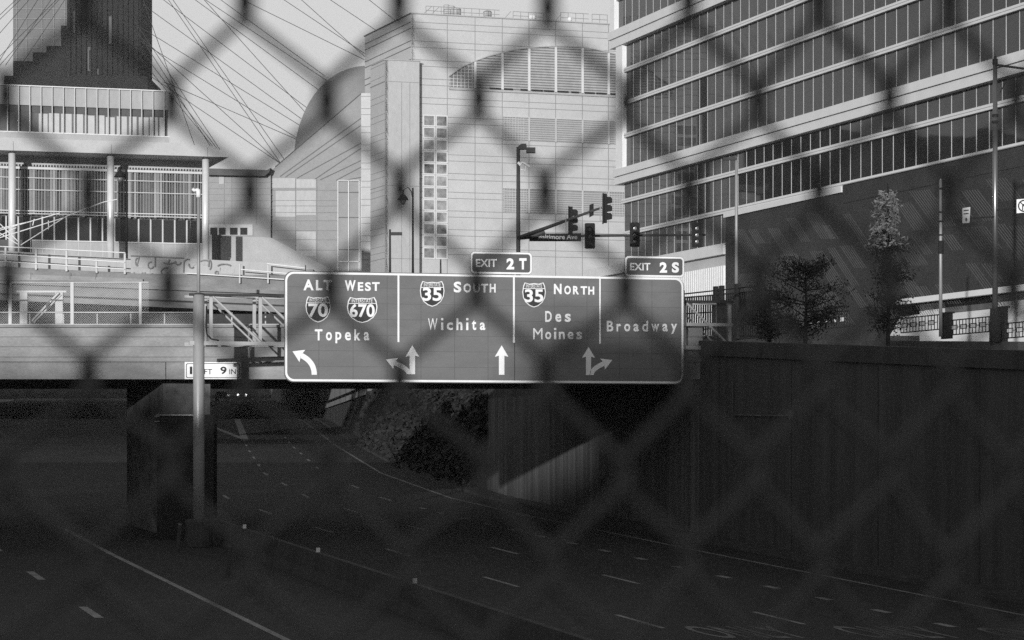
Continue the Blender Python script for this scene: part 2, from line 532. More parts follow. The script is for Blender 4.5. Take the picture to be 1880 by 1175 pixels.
# clearance sign
cs = thing('clearance_sign', 'white clearance sign reading FT and IN hung on the overpass girder', 'road sign', B.W(B.u(391), .1, B.z(696, 0)))
m2 = MB(); m2.pbox(B, 339, 443, 664.5, 696, .005, .05); m2.build('panel', M['legend'], cs)
m2 = MB()
f0, f1 = .056, .056
o1 = rrect(*B.q(341.5, 694, f0), *B.q(440.5, 667, f0), .07); o2 = rrect(*B.q(342.7, 692.8, f0), *B.q(439.3, 668.2, f0), .06)
ring(m2, B, o1, o2, f0); m2.build('border', M['ink'], cs)
m2 = MB()
text_at(m2, B, '1', 348.5, 673, 353, 687, f0, .03); text_at(m2, B, '4', 356, 673, 365, 687, f0, .02)
text_at(m2, B, 'FT', 375, 677.5, 389.5, 687, f0, .005)
text_at(m2, B, '9', 404.5, 673, 416, 687, f0, .03); text_at(m2, B, 'IN', 421, 677.5, 433, 687, f0, .005)
m2.build('lettering', M['ink'], cs)
m2 = MB(); m2.pbox(B, 448, 454, 675, 681, -.1, .03); m2.build('bolt_plate', M['concrete_dark'], ov)

# chain-link fence on the overpass
cf = thing('bridge_fence', 'tall galvanised chain-link fence on the overpass parapet', 'fence', B.W(B.u(130), -.2, zt))
zf0, zf1, zf2 = zt + .12, B.z(573, 0), B.z(517.5, 0)
uE = B.u(272)
for (x0, x1) in ((-60, -53), (-20, -14), (14, 20), (128, 134), (254, 259)):
    m2 = MB(); m2.box(B, B.u(x0), B.u(x1), -.28, -.16, zt + .1, zf2); m2.build('post', M['steel'], cf)
m2 = MB()
for z in (zf0, zf1, zf2):
    m2.tube([B.W(-40, -.2, z), B.W(uE, -.2, z)], .03, 6)
m2.tube([B.W(uE, -.2, zf1), B.W(B.u(360), -.2, zf1)], .022, 6); m2.tube([B.W(uE, -.2, zf0), B.W(B.u(1290), -.2, zf0)], .03, 6)
m2.build('rail', M['steel'], cf)
m2 = MB()
def links(mb, fr, u0, u1, z0, z1, w, pitch, t):
    h = z1 - z0; x = u0 - h
    while x < u1:
        for s in (1, -1):
            ua, za, ub, zb = (x, z0, x + h, z1) if s > 0 else (x + h, z0, x, z1)
            # clip to u0..u1
            lo, hi = max(min(ua, ub), u0), min(max(ua, ub), u1)
            if hi <= lo: continue
            def zz(u): return za + (u - ua) * (zb - za) / (ub - ua)
            mb.quad(fr.W(lo, w, zz(lo) - t), fr.W(hi, w, zz(hi) - t), fr.W(hi, w, zz(hi) + t), fr.W(lo, w, zz(lo) + t))
        x += pitch
links(m2, B, -22, uE, zf0, zf2, -.19, .09, .004)
links(m2, B, uE, B.u(360), zf0, zf1, -.19, .09, .004)
m2.build('chain_link', M['steel'], cf)
m2 = MB()
for k in range(14):
    px = -10 + 62 * k
    m2.tube([B.W(B.u(px), -.35, zt), B.W(B.u(px), -.35, zf1)], .035, 6)
m2.build('kerb_post', M['steel'], cf)
# low slab behind the fence (the far footway wall of the overpass)
m2 = MB(); m2.box(B, uL, B.u(520), -17.9, -17.3, zt, B.z(577, 0, -17.6)); m2.build('footway_wall', M['concrete_dark'], ov)

# tubular sign frame standing behind the fence at left
G0 = Fr(60, 108.0)
tf = thing('braced_stand', 'short steel frame with one diagonal brace behind the bridge fence', 'steel frame', G0.W(G0.u(75), 0, zt))
m2 = MB(); m2.pbox(G0, 30, 122, 533.5, 537, -.12, 0); m2.build('top_beam', M['steel'], tf)
for x0 in (36, 101):
    m2 = MB(); m2.box(G0, G0.u(x0), G0.u(x0 + 14), -.2, -.02, zt, G0.z(536, 0)); m2.build('post', M['steel'], tf)
m2 = MB(); m2.tube([G0.Pt(108, 537, .06), G0.Pt(56, 592, .06)], .055, 6); m2.tube([G0.Pt(112, 541, .0), G0.Pt(62, 592, .0)], .04, 6); m2.build('brace', M['steel'], tf)

# ------------------------------------------------------------------ second, higher walkway behind
S2 = Fr(0, 150.0)
ew = thing('elevated_walkway', 'pale concrete walkway bridge running above and behind the fence', 'footbridge', S2.Pt(200, 600))
m2 = MB(); m2.ppoly(S2, [(-400, 501), (0, 516), (530, 540), (530, 573), (0, 549), (-400, 533)], -5, 0); m2.build('girder', M['ramp'], ew)
m2 = MB(); m2.ppoly(S2, [(-400, 498), (0, 514), (530, 534), (530, 540.5), (0, 520.5), (-400, 505)], -5.2, .25)
m2.ppoly(S2, [(-400, 530), (0, 545), (530, 568), (530, 574), (0, 551), (-400, 536)], -5.1, .2); m2.build('edge_beam', M['ramp'], ew)
m2 = MB(); m2.ppoly(S2, [(-400, 524), (0, 538), (530, 560), (530, 563), (0, 541), (-400, 527)], 0, .04); m2.build('recess_shade', M['concrete_dark'], ew)  # raised strip, its dark colour drawn in for a shaded recess
m2 = MB(); m2.pbox(S2, 395, 520, 572, 610, -6, -5.5); m2.build('back_wall', M['black'], ew)  # black sheet put in for the dark shade under the walkway

# ramp wall with three white rails
S3 = Fr(0, 170.0)
rp = thing('ramp_wall', 'low concrete ramp wall in front of the columned hall', 'wall', S3.Pt(200, 530))
m2 = MB(); m2.ppoly(S3, [(-200, 484), (0, 489), (235, 501), (250, 502), (560, 506), (560, 545), (-200, 540)], -.5, 0); m2.build('wall', M['ramp'], rp)
m2 = MB(); m2.ppoly(S3, [(-200, 498), (0, 502), (262, 512), (262, 517), (-200, 513)], 0, .2); m2.build('ledge', M['concrete'], rp)
m2 = MB()
for px in (56, 128, 175): m2.pbox(S3, px, px + .8, 500, 513, .2, .22)
m2.build('joint', M['joint'], rp)
m2 = MB(); m2.ppoly(Fr(0, 172.), [(-200, 455), (0, 460), (240, 475), (240, 500), (-200, 490)], -.4, 0); m2.build('back_wall', M['panel_grey'], rp)
RR = .036
rl = thing('ramp_railing', 'three white pipe rails on posts along the ramp wall', 'railing', S3.Pt(120, 500))
m2 = MB()
for (ya, yb, xe) in ((452.6, 464, 230), (466.5, 481.5, 229), (479.8, 494, 229)):
    m2.tube([S3.Pt(-90, ya - (yb - ya) * .4, .25), S3.Pt(xe, yb, .25)], RR, 6)
m2.build('rail', M['white'], rl)
for px, y0, y1 in ((10, 452, 489), (66, 455, 495), (122, 459, 498), (177, 476, 501), (229, 465, 503)):
    m2 = MB(); m2.pbox(S3, px - 1.8, px + 1.8, y0, y1, .02, .2); m2.build('post', M['steel'], rl)
# graffiti wall
gw = thing('graffiti_wall', 'low concrete wall with rounded painted graffiti below the columns', 'wall', S3.Pt(340, 515, -1))
m2 = MB(); m2.ppoly(S3, [(240, 469), (560, 486), (560, 506), (240, 506)], -1.4, -.6); m2.build('wall', M['panel_grey'], gw)
m2 = MB()
for (x0, x1, y0, y1) in ((241, 284, 472, 492), (286, 310, 474, 479), (340, 360, 477, 488), (369, 384, 478, 487), (392, 405, 489, 500), (248, 276, 492, 505), (404, 430, 490, 503)):
    m2.ppoly(S3, [(x0 + 2, y0), (x1 - 2, y0 + .6), (x1, y0 + 3), (x1 - .6, y1 - 2), (x1 - 4, y1), (x0 + 3, y1 - .5), (x0, y1 - 3), (x0, y0 + 2)], -.6, -.57)
m2.build('painted_patch', M['concrete_pale'], gw)
m2 = MB()
def arc(cx, cy, rx, ry, a0, a1, n=10):
    return [S3.Pt(cx + rx * math.cos(R(a0 + (a1 - a0) * k / n)), cy + ry * math.sin(R(a0 + (a1 - a0) * k / n)), -.55) for k in range(n + 1)]
for a in ((277, 487, 5, 6, 20, 290), (252, 481, 3, 7, 300, 60), (254, 500, 8, 6, 0, 180), (273, 500, 7, 6, 10, 180), (305, 499, 9, 7, 60, 290),
          (348, 505, 8, 4, 10, 170), (362, 505, 7, 4, 10, 160), (376, 507, 9, 5, 10, 140), (395, 508, 8, 5, 20, 170), (412, 508, 9, 5, 10, 160), (384, 486, 4, 9, 280, 440),
          (376, 481, 8, 3, 190, 350), (345, 481, 6, 5, 180, 300), (352, 486, 5, 6, 40, 200), (412, 489, 12, 4, 180, 350), (398, 501, 3, 3, 0, 330), (310, 480, 12, 4, 150, 20), (327, 481, 5, 5, 0, 200)):
    m2.tube(arc(*a), .05, 5)
for (x0, y0, x1, y1) in ((256, 472, 252, 486), (312, 476, 308, 483), (285, 473, 285, 490), (338, 478, 337, 500), (384, 479, 383, 490), (240, 469.5, 338, 474)):
    m2.tube([S3.Pt(x0, y0, -.55), S3.Pt(x1, y1, -.55)], .045, 5)
m2.build('painted_stroke', M['arch_back'], gw)
rl2 = thing('parapet_railing', 'two thin white rails on posts left of the green sign', 'railing', S3.Pt(480, 520))
m2 = MB()
for (x0, ya, yb) in ((442, 494.5, 503), (340, 501.5, 513.5), (490, 484, 490)):
    m2.tube([S3.Pt(x0, ya, .3), S3.Pt(560, yb + 2, .3)], RR, 6)
m2.build('rail', M['white'], rl2)
for px in (440, 492):
    m2 = MB(); m2.pbox(S3, px - 1.3, px + 1.3, 484, 520, .1, .25); m2.build('post', M['steel'], rl2)

# ------------------------------------------------------------------ overhead sign, gantry
SA = Vector(((522 - HX) / FP * 99.2, 99.2)); SBp = Vector(((1256 - HX) / FP * 103.0, 103.0))
SG = Fr(522, 99.2, (SBp.x - SA.x, SBp.y - SA.y))
os_ = thing('overhead_sign', 'wide green highway guide sign with lane arrows and exit tabs', 'highway sign', SG.W(7, 0, SG.z(704, 7)))
u0, u1 = 0.0, SG.u(1256)
zb0 = SG.z(703.5, u0); zb1 = SG.z(703.5, u1); zbm = (zb0 + zb1) / 2
ztop = SG.z(497, u0)
def sgp(px, py, w=.0): return SG.q(px, py, w)
um = SG.u(945)
m2 = MB()
m2.poly(SG, rrect(u0, zbm, um - .012, ztop, .32, rounds=(0, 1, 1, 0)), -.05, 0)
m2.poly(SG, rrect(um + .012, zbm, u1, ztop - .04, .32, rounds=(1, 0, 0, 1)), -.05, 0)
panel = m2.build('panel', M['sign'], os_)
m2 = MB()
for k in range(12):
    uu = .6 + k * (u1 - 1.2) / 11
    m2.box(SG, uu - .04, uu + .04, -.17, -.06, zbm + .1, ztop - .1)
m2.build('stiffener', M['steel'], os_)
WF = .006
m2 = MB()
bt = .075
ring(m2, SG, rrect(u0 + .03, zbm + .03, u1 - .03, ztop - .03, .32), rrect(u0 + .03 + bt, zbm + .03 + bt, u1 - .03 - bt, ztop - .03 - bt, .26), WF)
def vline(px, y0, y1, t=1.7):
    a, b = sgp(px - t, y0, WF), sgp(px + t, y1, WF)
    m2.flat(SG, [(a[0], a[1]), (b[0], a[1]), (b[0], b[1]), (a[0], b[1])], WF + .001)
vline(731.5, 502, 628); vline(943.5, 506, 629); vline(1101.5, 509, 631, 1.3)
m2.build('border', M['legend'], os_)
m2 = MB()
T = lambda s, x0, y0, x1, y1, b=.035: text_at(m2, SG, s, x0, y0, x1, y1, WF, b)
T('A', 557, 513, 576, 533); T('L', 580, 514, 592, 533); T('T', 594, 514, 609, 533)
T('W', 633, 514.5, 653, 534); T('E', 657, 518, 667, 534); T('S', 670, 518, 681, 534.3); T('T', 683, 518, 697, 534)
T('S', 833, 517, 847, 537); T('O', 851, 520.5, 865, 537); T('U', 869, 521, 881, 537.3); T('T', 883, 521, 896, 537); T('H', 899, 521, 910, 537)
T('N', 1017, 521, 1031, 540); T('O', 1036, 524.5, 1048, 540.5); T('R', 1052, 525, 1063, 540.5); T('T', 1066, 525.5, 1078, 540.7); T('H', 1080, 526, 1091, 541)
def spaced(word, x0, x1, ybase, cap, xh):
    """lettering with wide highway spacing; widths per character class"""
    wd = {'i': 4, 'l': 4, 't': 8, 'W': 17, 'w': 14, 'M': 17, 'T': 14, 'r': 8, 'D': 12, 'B': 12, 'a': 10, 'y': 11, 'k': 11}
    ws = [wd.get(c, 11) for c in word]; gap = (x1 - x0 - sum(ws)) / (len(word) - 1); x = x0
    for c, wv in zip(word, ws):
        top = cap if c.isupper() or c in 'dhkltb' else xh
        bot = ybase
        if c in 'py': bot = ybase + (ybase - xh) * .33
        if c == 'i':
            for (ya, yb) in ((xh, bot), (cap - .5, cap + 3.6)):
                m2.flat(SG, [sgp(x + .2, yb, WF), sgp(x + 4.2, yb, WF), sgp(x + 4.2, ya, WF), sgp(x + .2, ya, WF)], WF)
            x += wv + gap
            continue
        if c == 't': top = cap + 3
        T(c, x, top, x + wv, bot, .0 if c in 'MW' else .025); x += wv + gap
spaced('Topeka', 578, 678, 625, 604.5, 609.5)
spaced('Wichita', 786, 891, 606, 584.5, 592)
spaced('Des', 1001, 1048, 591, 571, 576)
spaced('Moines', 979, 1069, 623, 602.5, 609)
spaced('Broadway', 1114, 1243, 608.5, 589, 594.5)
m2.build('lettering', M['legend'], os_)
m2 = MB()
for k in range(1, 12):
    uu = k * (u1 / 12)
    if abs(uu - um) > .3: m2.box(SG, uu - .008, uu + .008, 0, .003, zbm + .12, ztop - .16)
for k in range(1, 7):
    zz = zbm + k * (ztop - zbm) / 7; m2.box(SG, .12, u1 - .12, 0, .0025, zz - .006, zz + .006)
m2.build('panel_seam', M['sign_tab'], os_)
# lane arrows
def arrow(pts_list):
    a = MB()
    for pts in pts_list:
        a.flat(SG, [sgp(x, y, WF) for x, y in pts], WF)
    return a.build('arrow', M['legend'], os_)
def straight(cx, y0, y1, hw=12.5, hh=21, sw=5):
    return [(cx, y0), (cx + hw, y0 + hh), (cx + sw, y0 + hh - 2), (cx + sw, y1), (cx - sw, y1), (cx - sw, y0 + hh - 2), (cx - hw, y0 + hh)]
def curved(tip, dirn, base, sw=4.8, hl=20, hw=12.5):
    """bent arrow: from base straight up, bending to the tip along dirn"""
    dx, dy = dirn; l = math.hypot(dx, dy); dx /= l; dy /= l
    nb = (tip[0] - dx * hl * .86, tip[1] - dy * hl * .86)
    ctrl = (base[0], nb[1] + (nb[0] - base[0]) * -dy / dx * 1.0 if False else nb[1] - (nb[0] - base[0]) * dy / dx)
    L, Rr = [], []
    for k in range(11):
        t = k / 10
        x = (1-t)**2 * base[0] + 2*t*(1-t) * ctrl[0] + t*t * nb[0]; y = (1-t)**2 * base[1] + 2*t*(1-t) * ctrl[1] + t*t * nb[1]
        tx = 2*(1-t) * (ctrl[0]-base[0]) + 2*t * (nb[0]-ctrl[0]); ty = 2*(1-t) * (ctrl[1]-base[1]) + 2*t * (nb[1]-ctrl[1])
        q = math.hypot(tx, ty); L.append((x - ty/q*sw, y + tx/q*sw)); Rr.append((x + ty/q*sw, y - tx/q*sw))
    return [[L[k], L[k+1], Rr[k+1], Rr[k]] for k in range(10)] + [[tip, (tip[0] - dx*hl - dy*hw, tip[1] - dy*hl + dx*hw), nb, (tip[0] - dx*hl + dy*hw, tip[1] - dy*hl - dx*hw)]]
arrow(curved((537, 645), (-1, -.47), (577, 688)))
arrow(curved((709, 660), (-1, -.42), (751, 687), 4.2, 19, 11) + [straight(757, 634, 687)])
arrow([straight(921, 634, 688)])
arrow([straight(1080.5, 637, 688.5, 12, 20, 4.7)] + curved((1124, 661), (1, -.42), (1086, 688.5), 4.2, 19, 11))
# interstate shields
SH = [(0, .47), (.2, .445), (.40, .5), (.465, .36), (.5, .12), (.47, -.1), (.36, -.3), (.18, -.44), (0, -.5)]
SH = SH + [(-x, y) for x, y in SH[-2:0:-1]]
def shield(x0, y0, x1, y1, num, nb):
    cx, cy, wx, hy = (x0+x1)/2, (y0+y1)/2, x1-x0, y1-y0
    def pp(x, y, s=1.0): return sgp(cx + x*wx*s, cy - y*hy*s, WF)
    a = MB(); a.flat(SG, [pp(*p) for p in SH], WF); s = a.build('shield', M['legend'], os_)
    a = MB(); a.flat(SG, [pp(x, y, .93) for x, y in SH], WF + .003); a.build('field', M['shield'], s)
    a = MB(); top = [p for p in SH if p[1] > .3]
    a.flat(SG, [pp(x, y, .93) for x, y in ((-.478, .26), (.478, .26), (.465, .36), (.40, .5), (.2, .445), (0, .47), (-.2, .445), (-.40, .5), (-.465, .36))], WF + .005); a.build('crown_band', M['shield_top'], s)
    a = MB()
    text_at(a, SG, 'INTERSTATE', cx - wx*.34, cy - hy*.43, cx + wx*.34, cy - hy*.29, WF + .007, .0)
    a.flat(SG, [pp(-.455, .265), pp(.455, .265), pp(.46, .24), pp(-.46, .24)], WF + .008)
    text_at(a, SG, num, nb[0], nb[1], nb[2], nb[3], WF + .008, .025)
    a.build('lettering', M['legend'], s)
shield(561, 544, 607, 592, '70', (566, 557, 602, 582))
shield(637, 545.5, 693, 593, '670', (642, 558, 688, 582.5))
shield(771, 516, 816, 563, '35', (776, 528, 811, 552.5))
shield(959, 518.5, 1002, 564.5, '35', (963.5, 531, 997.5, 555))
# exit tabs
def tab(x0, y0, x1, y1, num):
    a = MB(); a0 = sgp(x0, y1, WF); a1 = sgp(x1, y0, WF)
    z0, z1 = a0[1], a1[1]
    a.poly(SG, rrect(a0[0], z0, a1[0], z1, .16), -.05, 0); t = a.build('exit_tab', M['sign_tab'], os_)
    a = MB(); ring(a, SG, rrect(a0[0] + .01, z0 + .01, a1[0] - .01, z1 - .01, .15), rrect(a0[0] + .075, z0 + .075, a1[0] - .075, z1 - .075, .1), WF); a.build('border', M['legend'], t)
    a = MB(); h = (y1 - y0)
    fx = lambda f: x0 + f * (x1 - x0)
    text_at(a, SG, 'EXIT', fx(.09), y0 + h*.31, fx(.43), y0 + h*.68, WF + .002, .02)
    text_at(a, SG, num[0], fx(.585), y0 + h*.27, fx(.71), y0 + h*.80, WF + .002, .045)
    text_at(a, SG, num[1], fx(.79), y0 + h*.27, fx(.91), y0 + h*.80, WF + .002, .045)
    a.build('lettering', M['legend'], t)
tab(863.5, 463.5, 977, 502.5, '2T'); tab(1147, 471.5, 1256.5, 508, '2S')

# gantry: round pole and box truss behind the sign
g0 = P(365, 0, 99.0)
ga = thing('sign_gantry', 'galvanised sign gantry, one round pole and a lattice truss', 'sign gantry', (g0.x, 99.0, zroad(99)))
m2 = MB(); m2.tube([Vector((g0.x, 99.0, zroad(99))), Vector((g0.x, 99.0, P(0, 541, 99)[2]))], .205, 20); pole = m2.build('pole', M['pole_steel'], ga, smooth=True)
m2 = MB(); m2.lathe((g0.x, 99.0, P(0, 541, 99)[2]), [(.22, 0), (.22, .04), (.1, .07)], 20); m2.build('cap', M['steel_dark'], pole)
m2 = MB(); m2.lathe((g0.x, 99.0, zroad(99)), [(.5, 0), (.5, .9), (.45, 1.0)], 20); m2.build('footing', M['concrete_dark'], ga)
GT = Fr(365, 99.0, (SG.dx, SG.dy))
ue = GT.u(1345)
zt1, zt0 = GT.z(541, 0), GT.z(630, 0)
for wv in (.05, -1.35):
    for z, mm in ((zt1, M['steel_dark'] if wv > 0 else M['truss']), (zt0, M['truss'])):
        m2 = MB(); m2.box(GT, -.35, ue, wv - .09, wv + .05, z - (.045 if z > zt0 + 1 else .07), z + (.045 if z > zt0 + 1 else .07)); m2.build('chord', mm, ga)
nb = 11; du = (ue - .55) / nb
for wv, rad in ((.03, .05), (-1.36, .035)):
    for k in range(nb + 1):
        uu = .45 + k * du
        m2 = MB(); m2.box(GT, uu - .06, uu + .06, wv - .13, wv - .05, zt0, zt1); m2.build('upright', M['truss'], ga)
    for k in range(nb):
        m2 = MB(); ua, ub = .5 + k * du, .45 + (k + 1) * du
        m2.tube([GT.W(ua, wv, zt1 - .06), GT.W(ub, wv, zt0 + .06)], rad, 6); m2.build('diagonal', M['truss'], ga)
for k in range(nb):
    m2 = MB(); ua, ub = .5 + k * du, .45 + (k + 1) * du
    m2.tube([GT.W(ua, .0, zt1 - .02), GT.W(ub, -1.3, zt1 - .02)], .03, 6); m2.tube([GT.W(ua, .0, zt0), GT.W(ub, -1.3, zt0)], .03, 6); m2.build('cross_brace', M['truss'], ga)
m2 = MB(); zz = GT.z(585, 0)
m2.box(GT, SG.u(1256) + 1.5, ue, -.04, .04, zz - .06, zz + .06); m2.build('middle_chord', M['truss'], ga)
m2 = MB(); ub = GT.u(1334)
m2.tube([GT.W(ub, -.6, zroad(104)), GT.W(ub, -.6, zt1 + .1)], .2, 16); m2.build('far_pole', M['steel_dark'], ga, smooth=True)
m2 = MB()
m2.tube([GT.Pt(379, 562, .1), GT.Pt(378, 600, .1), GT.Pt(380, 614, .1), GT.Pt(387, 622, .1), GT.Pt(402, 625, .1)], .025, 6); m2.build('cable', M['black'], ga)

# ------------------------------------------------------------------ columned hall at left
L = Fr(0, 225.0, (3.3, 1))
hall = thing('columned_hall', 'glass and metal hall with a flat canopy on silver columns', 'hall', L.W(6, -5, 14.5))
def Lz(py, px, w=0): return L.q(px, py, w)[1]
ul = -45.0
uc = L.u(420)
zc0 = Lz(275.5, 0); zc1 = Lz(252, 0)
m2 = MB(); m2.poly(L, [(ul, zc0), (uc, zc0 + .0), (uc, zc0 + .35), (L.u(392), zc1 - .25), (L.u(312), zc1), (ul, zc1)], -.2, 0)
m2.poly(L, [(ul, zc0), (uc, zc0 + .0), (uc, zc0 + .35), (L.u(392), zc1 - .25), (L.u(312), zc1), (ul, zc1)], -9, -.21); m2.build('canopy', M['panel'], hall)
m2 = MB()
for px in (24, 204, 381): m2.box(L, L.u(px), L.u(px) + .03, 0, .012, zc0, zc1 - .3)
m2.build('canopy_joint', M['joint'], hall)
for px in (22, 203, 377.5):
    m2 = MB(); p = L.W(L.u(px, -1.1), -1.1, 0)
    m2.tube([Vector((p.x, p.y, 14.2)), Vector((p.x, p.y, zc0 + .02))], .30, 24); m2.build('column', M['column'], hall, smooth=True)
# wall behind the canopy, screen, glazing, base
WB = -4.0
m2 = MB(); m2.box(L, ul, L.u(384, WB), -9, WB, Lz(440, 0, WB), zc0); m2.build('upper_wall', M['panel'], hall)
m2 = MB(); m2.box(L, ul, L.u(383, WB), WB + .01, WB + .1, Lz(397, 0, WB), Lz(312, 0, WB)); m2.build('screen_backing', M['louvre_back'], hall)
m2 = MB(); rs = random.Random(5); WS = WB + .55
uu = ul + 20; uend = L.u(371, WS); zs0, zs1 = Lz(392, 0, WS), Lz(304, 0, WS)
while uu < uend:
    a = rs.choice((.25, .5, .75, 1.0, 1.2)) ; hw = .095 + .03 * rs.random()
    c = L.W(uu, WS, 0); du_ = Vector((math.cos(a) * L.dx - math.sin(a) * L.nx, math.cos(a) * L.dy - math.sin(a) * L.ny, 0)) * hw
    nn = Vector((-du_.y, du_.x, 0)).normalized() * .02
    zt_, zb_ = zs1, zs0 - rs.uniform(0, .12)
    base = [c - du_ - nn, c + du_ - nn, c + du_ + nn, c - du_ + nn]
    i = len(m2.v)
    for z in (zb_, zt_): m2.v += [Vector((p.x, p.y, z)) for p in base]
    m2.f += [(i, i+3, i+2, i+1), (i+4, i+5, i+6, i+7)] + [(i+k, i+(k+1) % 4, i+4+(k+1) % 4, i+4+k) for k in range(4)]
    uu += .245
m2.build('fin_screen', M['louvre'] if False else M['concrete_pale'], hall)
m2 = MB()
for py, t in ((307, .10), (325, .03), (347, .03), (386, .04), (391, .03)):
    z = Lz(py, 0, WS); m2.box(L, ul + 20, uend, WS + .1, WS + .16, z - t, z + t)
m2.build('screen_rail', M['white_trim'], hall)
m2 = MB()
uu = ul + 20
while uu < uend:
    m2.box(L, uu, uu + .12, WS - .05, WS + .12, zs1 + .0, zs1 + .16); uu += .245
m2.build('screen_bracket', M['steel_dark'], hall)
m2 = MB(); m2.box(L, ul, L.u(372, WB), WB + .02, WB + .06, Lz(441, 0, WB), Lz(397, 0, WB)); m2.build('glazing', M['glass'], hall)
m2 = MB()
for k in range(-8, 17):
    px = 33 + 22.1 * k
    if px > 380: continue
    m2 = MB(); m2.box(L, L.u(px, WB) - .06, L.u(px, WB) + .06, WB + .06, WB + .16, Lz(441, 0, WB), Lz(396, 0, WB)); m2.build('mullion', M['mullion'], hall)
m2 = MB(); m2.box(L, L.u(58, WB), L.u(378, WB), WB, WB + .3, 13.5, Lz(440, 0, WB) - .003); m2.build('base_wall', M['panel_grey'], hall)
m2 = MB(); m2.box(L, ul, L.u(57.5, WB), WB, WB + .2, 13.5, Lz(440, 0, WB) - .003); m2.build('dark_base', M['louvre_back'], hall)
m2 = MB()
for k in range(0, 16):
    px = 55 + 22.1 * k
    if px < 378: m2.box(L, L.u(px, WB), L.u(px, WB) + .03, WB + .3, WB + .315, 13.5, Lz(441, 0, WB))
m2.box(L, L.u(58, WB), L.u(378, WB), WB + .3, WB + .4, Lz(440, 0, WB) - .06, Lz(440, 0, WB) + .03)
m2.build('base_joint', M['white_trim'], hall)
# glazed upper storey
WU = -1.2
uu1 = L.u(311, WU)
zU0, zU1 = zc1, Lz(157, 18, WU)
zUm = Lz(193, 60, WU); zUn = Lz(206, 80, WU)
m2 = MB(); m2.box(L, ul, uu1, -8, WU, zU0 - .01, zU0 + .62); m2.build('upper_kerb', M['panel_grey'], hall)
m2 = MB(); m2.box(L, ul, uu1 - .05, -7.5, WU - .12, zUm, zU1); m2.build('parapet_panel', M['panel_grey'], hall)
m2 = MB(); m2.box(L, ul, uu1 - .05, -7.5, WU - .3, zUn, zUm); m2.build('slab_edge', M['louvre_back'], hall)
m2 = MB(); m2.box(L, ul, uu1 - .1, -7.5, WU - .34, zU0 + .63, zUn); m2.build('glass', M['glass_pale'], hall)
m2 = MB(); rs = random.Random(9)
px = 72
while px < 300:
    wv = rs.uniform(13, 20)
    m2.box(L, L.u(px, WU), L.u(min(px + wv, 303), WU), WU - .34, WU - .3, zU0 + .63, zUn - rs.uniform(.02, .2)); px += wv + rs.uniform(2, 5)
m2.build('blind', M['panel'], hall)
for k in range(-6, 16):
    px = 13.6 + 20.55 * k
    if px > 312: continue
    m2 = MB(); m2.box(L, L.u(px, WU) - .035, L.u(px, WU) + .035, WU - .1, WU + .05, zU0 + .6, zU1); m2.build('upper_mullion', M['mullion'], hall)
m2 = MB(); m2.box(L, ul, uu1, WU - .1, WU + .07, zU1, zU1 + .08); m2.box(L, ul, uu1, WU - .1, WU + .04, zU0 + .6, zU0 + .68); m2.build('upper_rail', M['white'], hall)
# plaza deck below, a real slab on which the halls stand
PD = Fr(0, 218.0)
struct(MB().box(PD, -90, PD.u(575), -200, 0, 12.6, 14.2).build('plaza_floor', M['concrete']))

# tubular truss in front of the hall
TT = Fr(0, 200.0)
tt = thing('tubular_truss', 'slender white tube lattice reaching up past the columns', 'truss', TT.Pt(35, 510))
m2 = MB()
for a, b in (((-60, 440), (110, 391)), ((-60, 455), (120, 399)), ((38, 450), (122, 397)), ((122, 397), (150, 386)), ((150, 386), (190, 371)), ((190, 371), (215, 366)), ((0, 411), (35, 445)), ((0, 428), (35, 450)), ((-20, 442), (30, 418)), ((-20, 424), (50, 408)), ((89, 405), (89, 421)), ((60, 414), (63, 402))):
    m2.tube([TT.Pt(*a), TT.Pt(*b)], .036, 6)
m2.build('chord', M['white'], tt)
m2 = MB(); m2.tube([TT.Pt(34.5, 412), TT.Pt(34.5, 517)], .085, 10); m2.build('post', M['steel'], tt)

# vent pipe
VP = Fr(363, 140.0)
vp = thing('vent_pipe', 'slim grey standpipe with a white gooseneck cap', 'vent pipe', VP.Pt(364.5, 545))
m2 = MB(); m2.tube([VP.Pt(364.5, 600), VP.Pt(364.5, 362)], .085, 12); m2.build('pipe', M['steel'], vp, smooth=True)
m2 = MB(); m2.tube([VP.Pt(364.5, 362.5), VP.Pt(364.5, 355), VP.Pt(364, 350), VP.Pt(361, 347.3), VP.Pt(357, 347.2), VP.Pt(354, 350.5)], [.12, .12, .12, .115, .11, .11], 12); m2.build('gooseneck', M['white'], vp, smooth=True)

# ornamental street lamps
def lamp(px, Y, ytop, ybase, xl, yl, s, label):
    F = Fr(px, Y); e = thing('street_lamp', label, 'street lamp', F.Pt(px, ybase))
    m2 = MB(); m2.tube([F.Pt(px, ybase), F.Pt(px, ybase - 30), F.Pt(px, ytop)], [.1 * s, .075 * s, .055 * s], 12); m2.build('pole', M['black'], e, smooth=True)
    m2 = MB(); pp = [F.Pt(px, ytop + 22), F.Pt(px - 3, ytop + 6), F.Pt((px + xl) / 2, ytop - 1), F.Pt(xl, ytop + 4), F.Pt(xl, yl - 8)]
    m2.tube(pp, .035 * s, 8); m2.build('arm', M['black'], e)
    c = F.Pt(xl, yl)
    m2 = MB(); m2.lathe(c, [(.36 * s, 0), (.30 * s, .1 * s), (.16 * s, .3 * s), (.07 * s, .36 * s), (.05 * s, .6 * s)], 16); sh = m2.build('lamp_shade', M['black'], e, smooth=True)
    m2 = MB(); m2.lathe(c, [(.05 * s, -.3 * s), (.16 * s, -.2 * s), (.2 * s, -.03 * s)], 16); m2.build('globe', M['lens'], e, smooth=True)
    return e
lamp(232.5, 180., 302, 505, 220.5, 325, 1.15, 'black gooseneck street lamp standing before the columned hall')
lamp(758, 190., 345, 520, 740, 367, 1.1, 'black gooseneck street lamp in front of the stepped arena block')

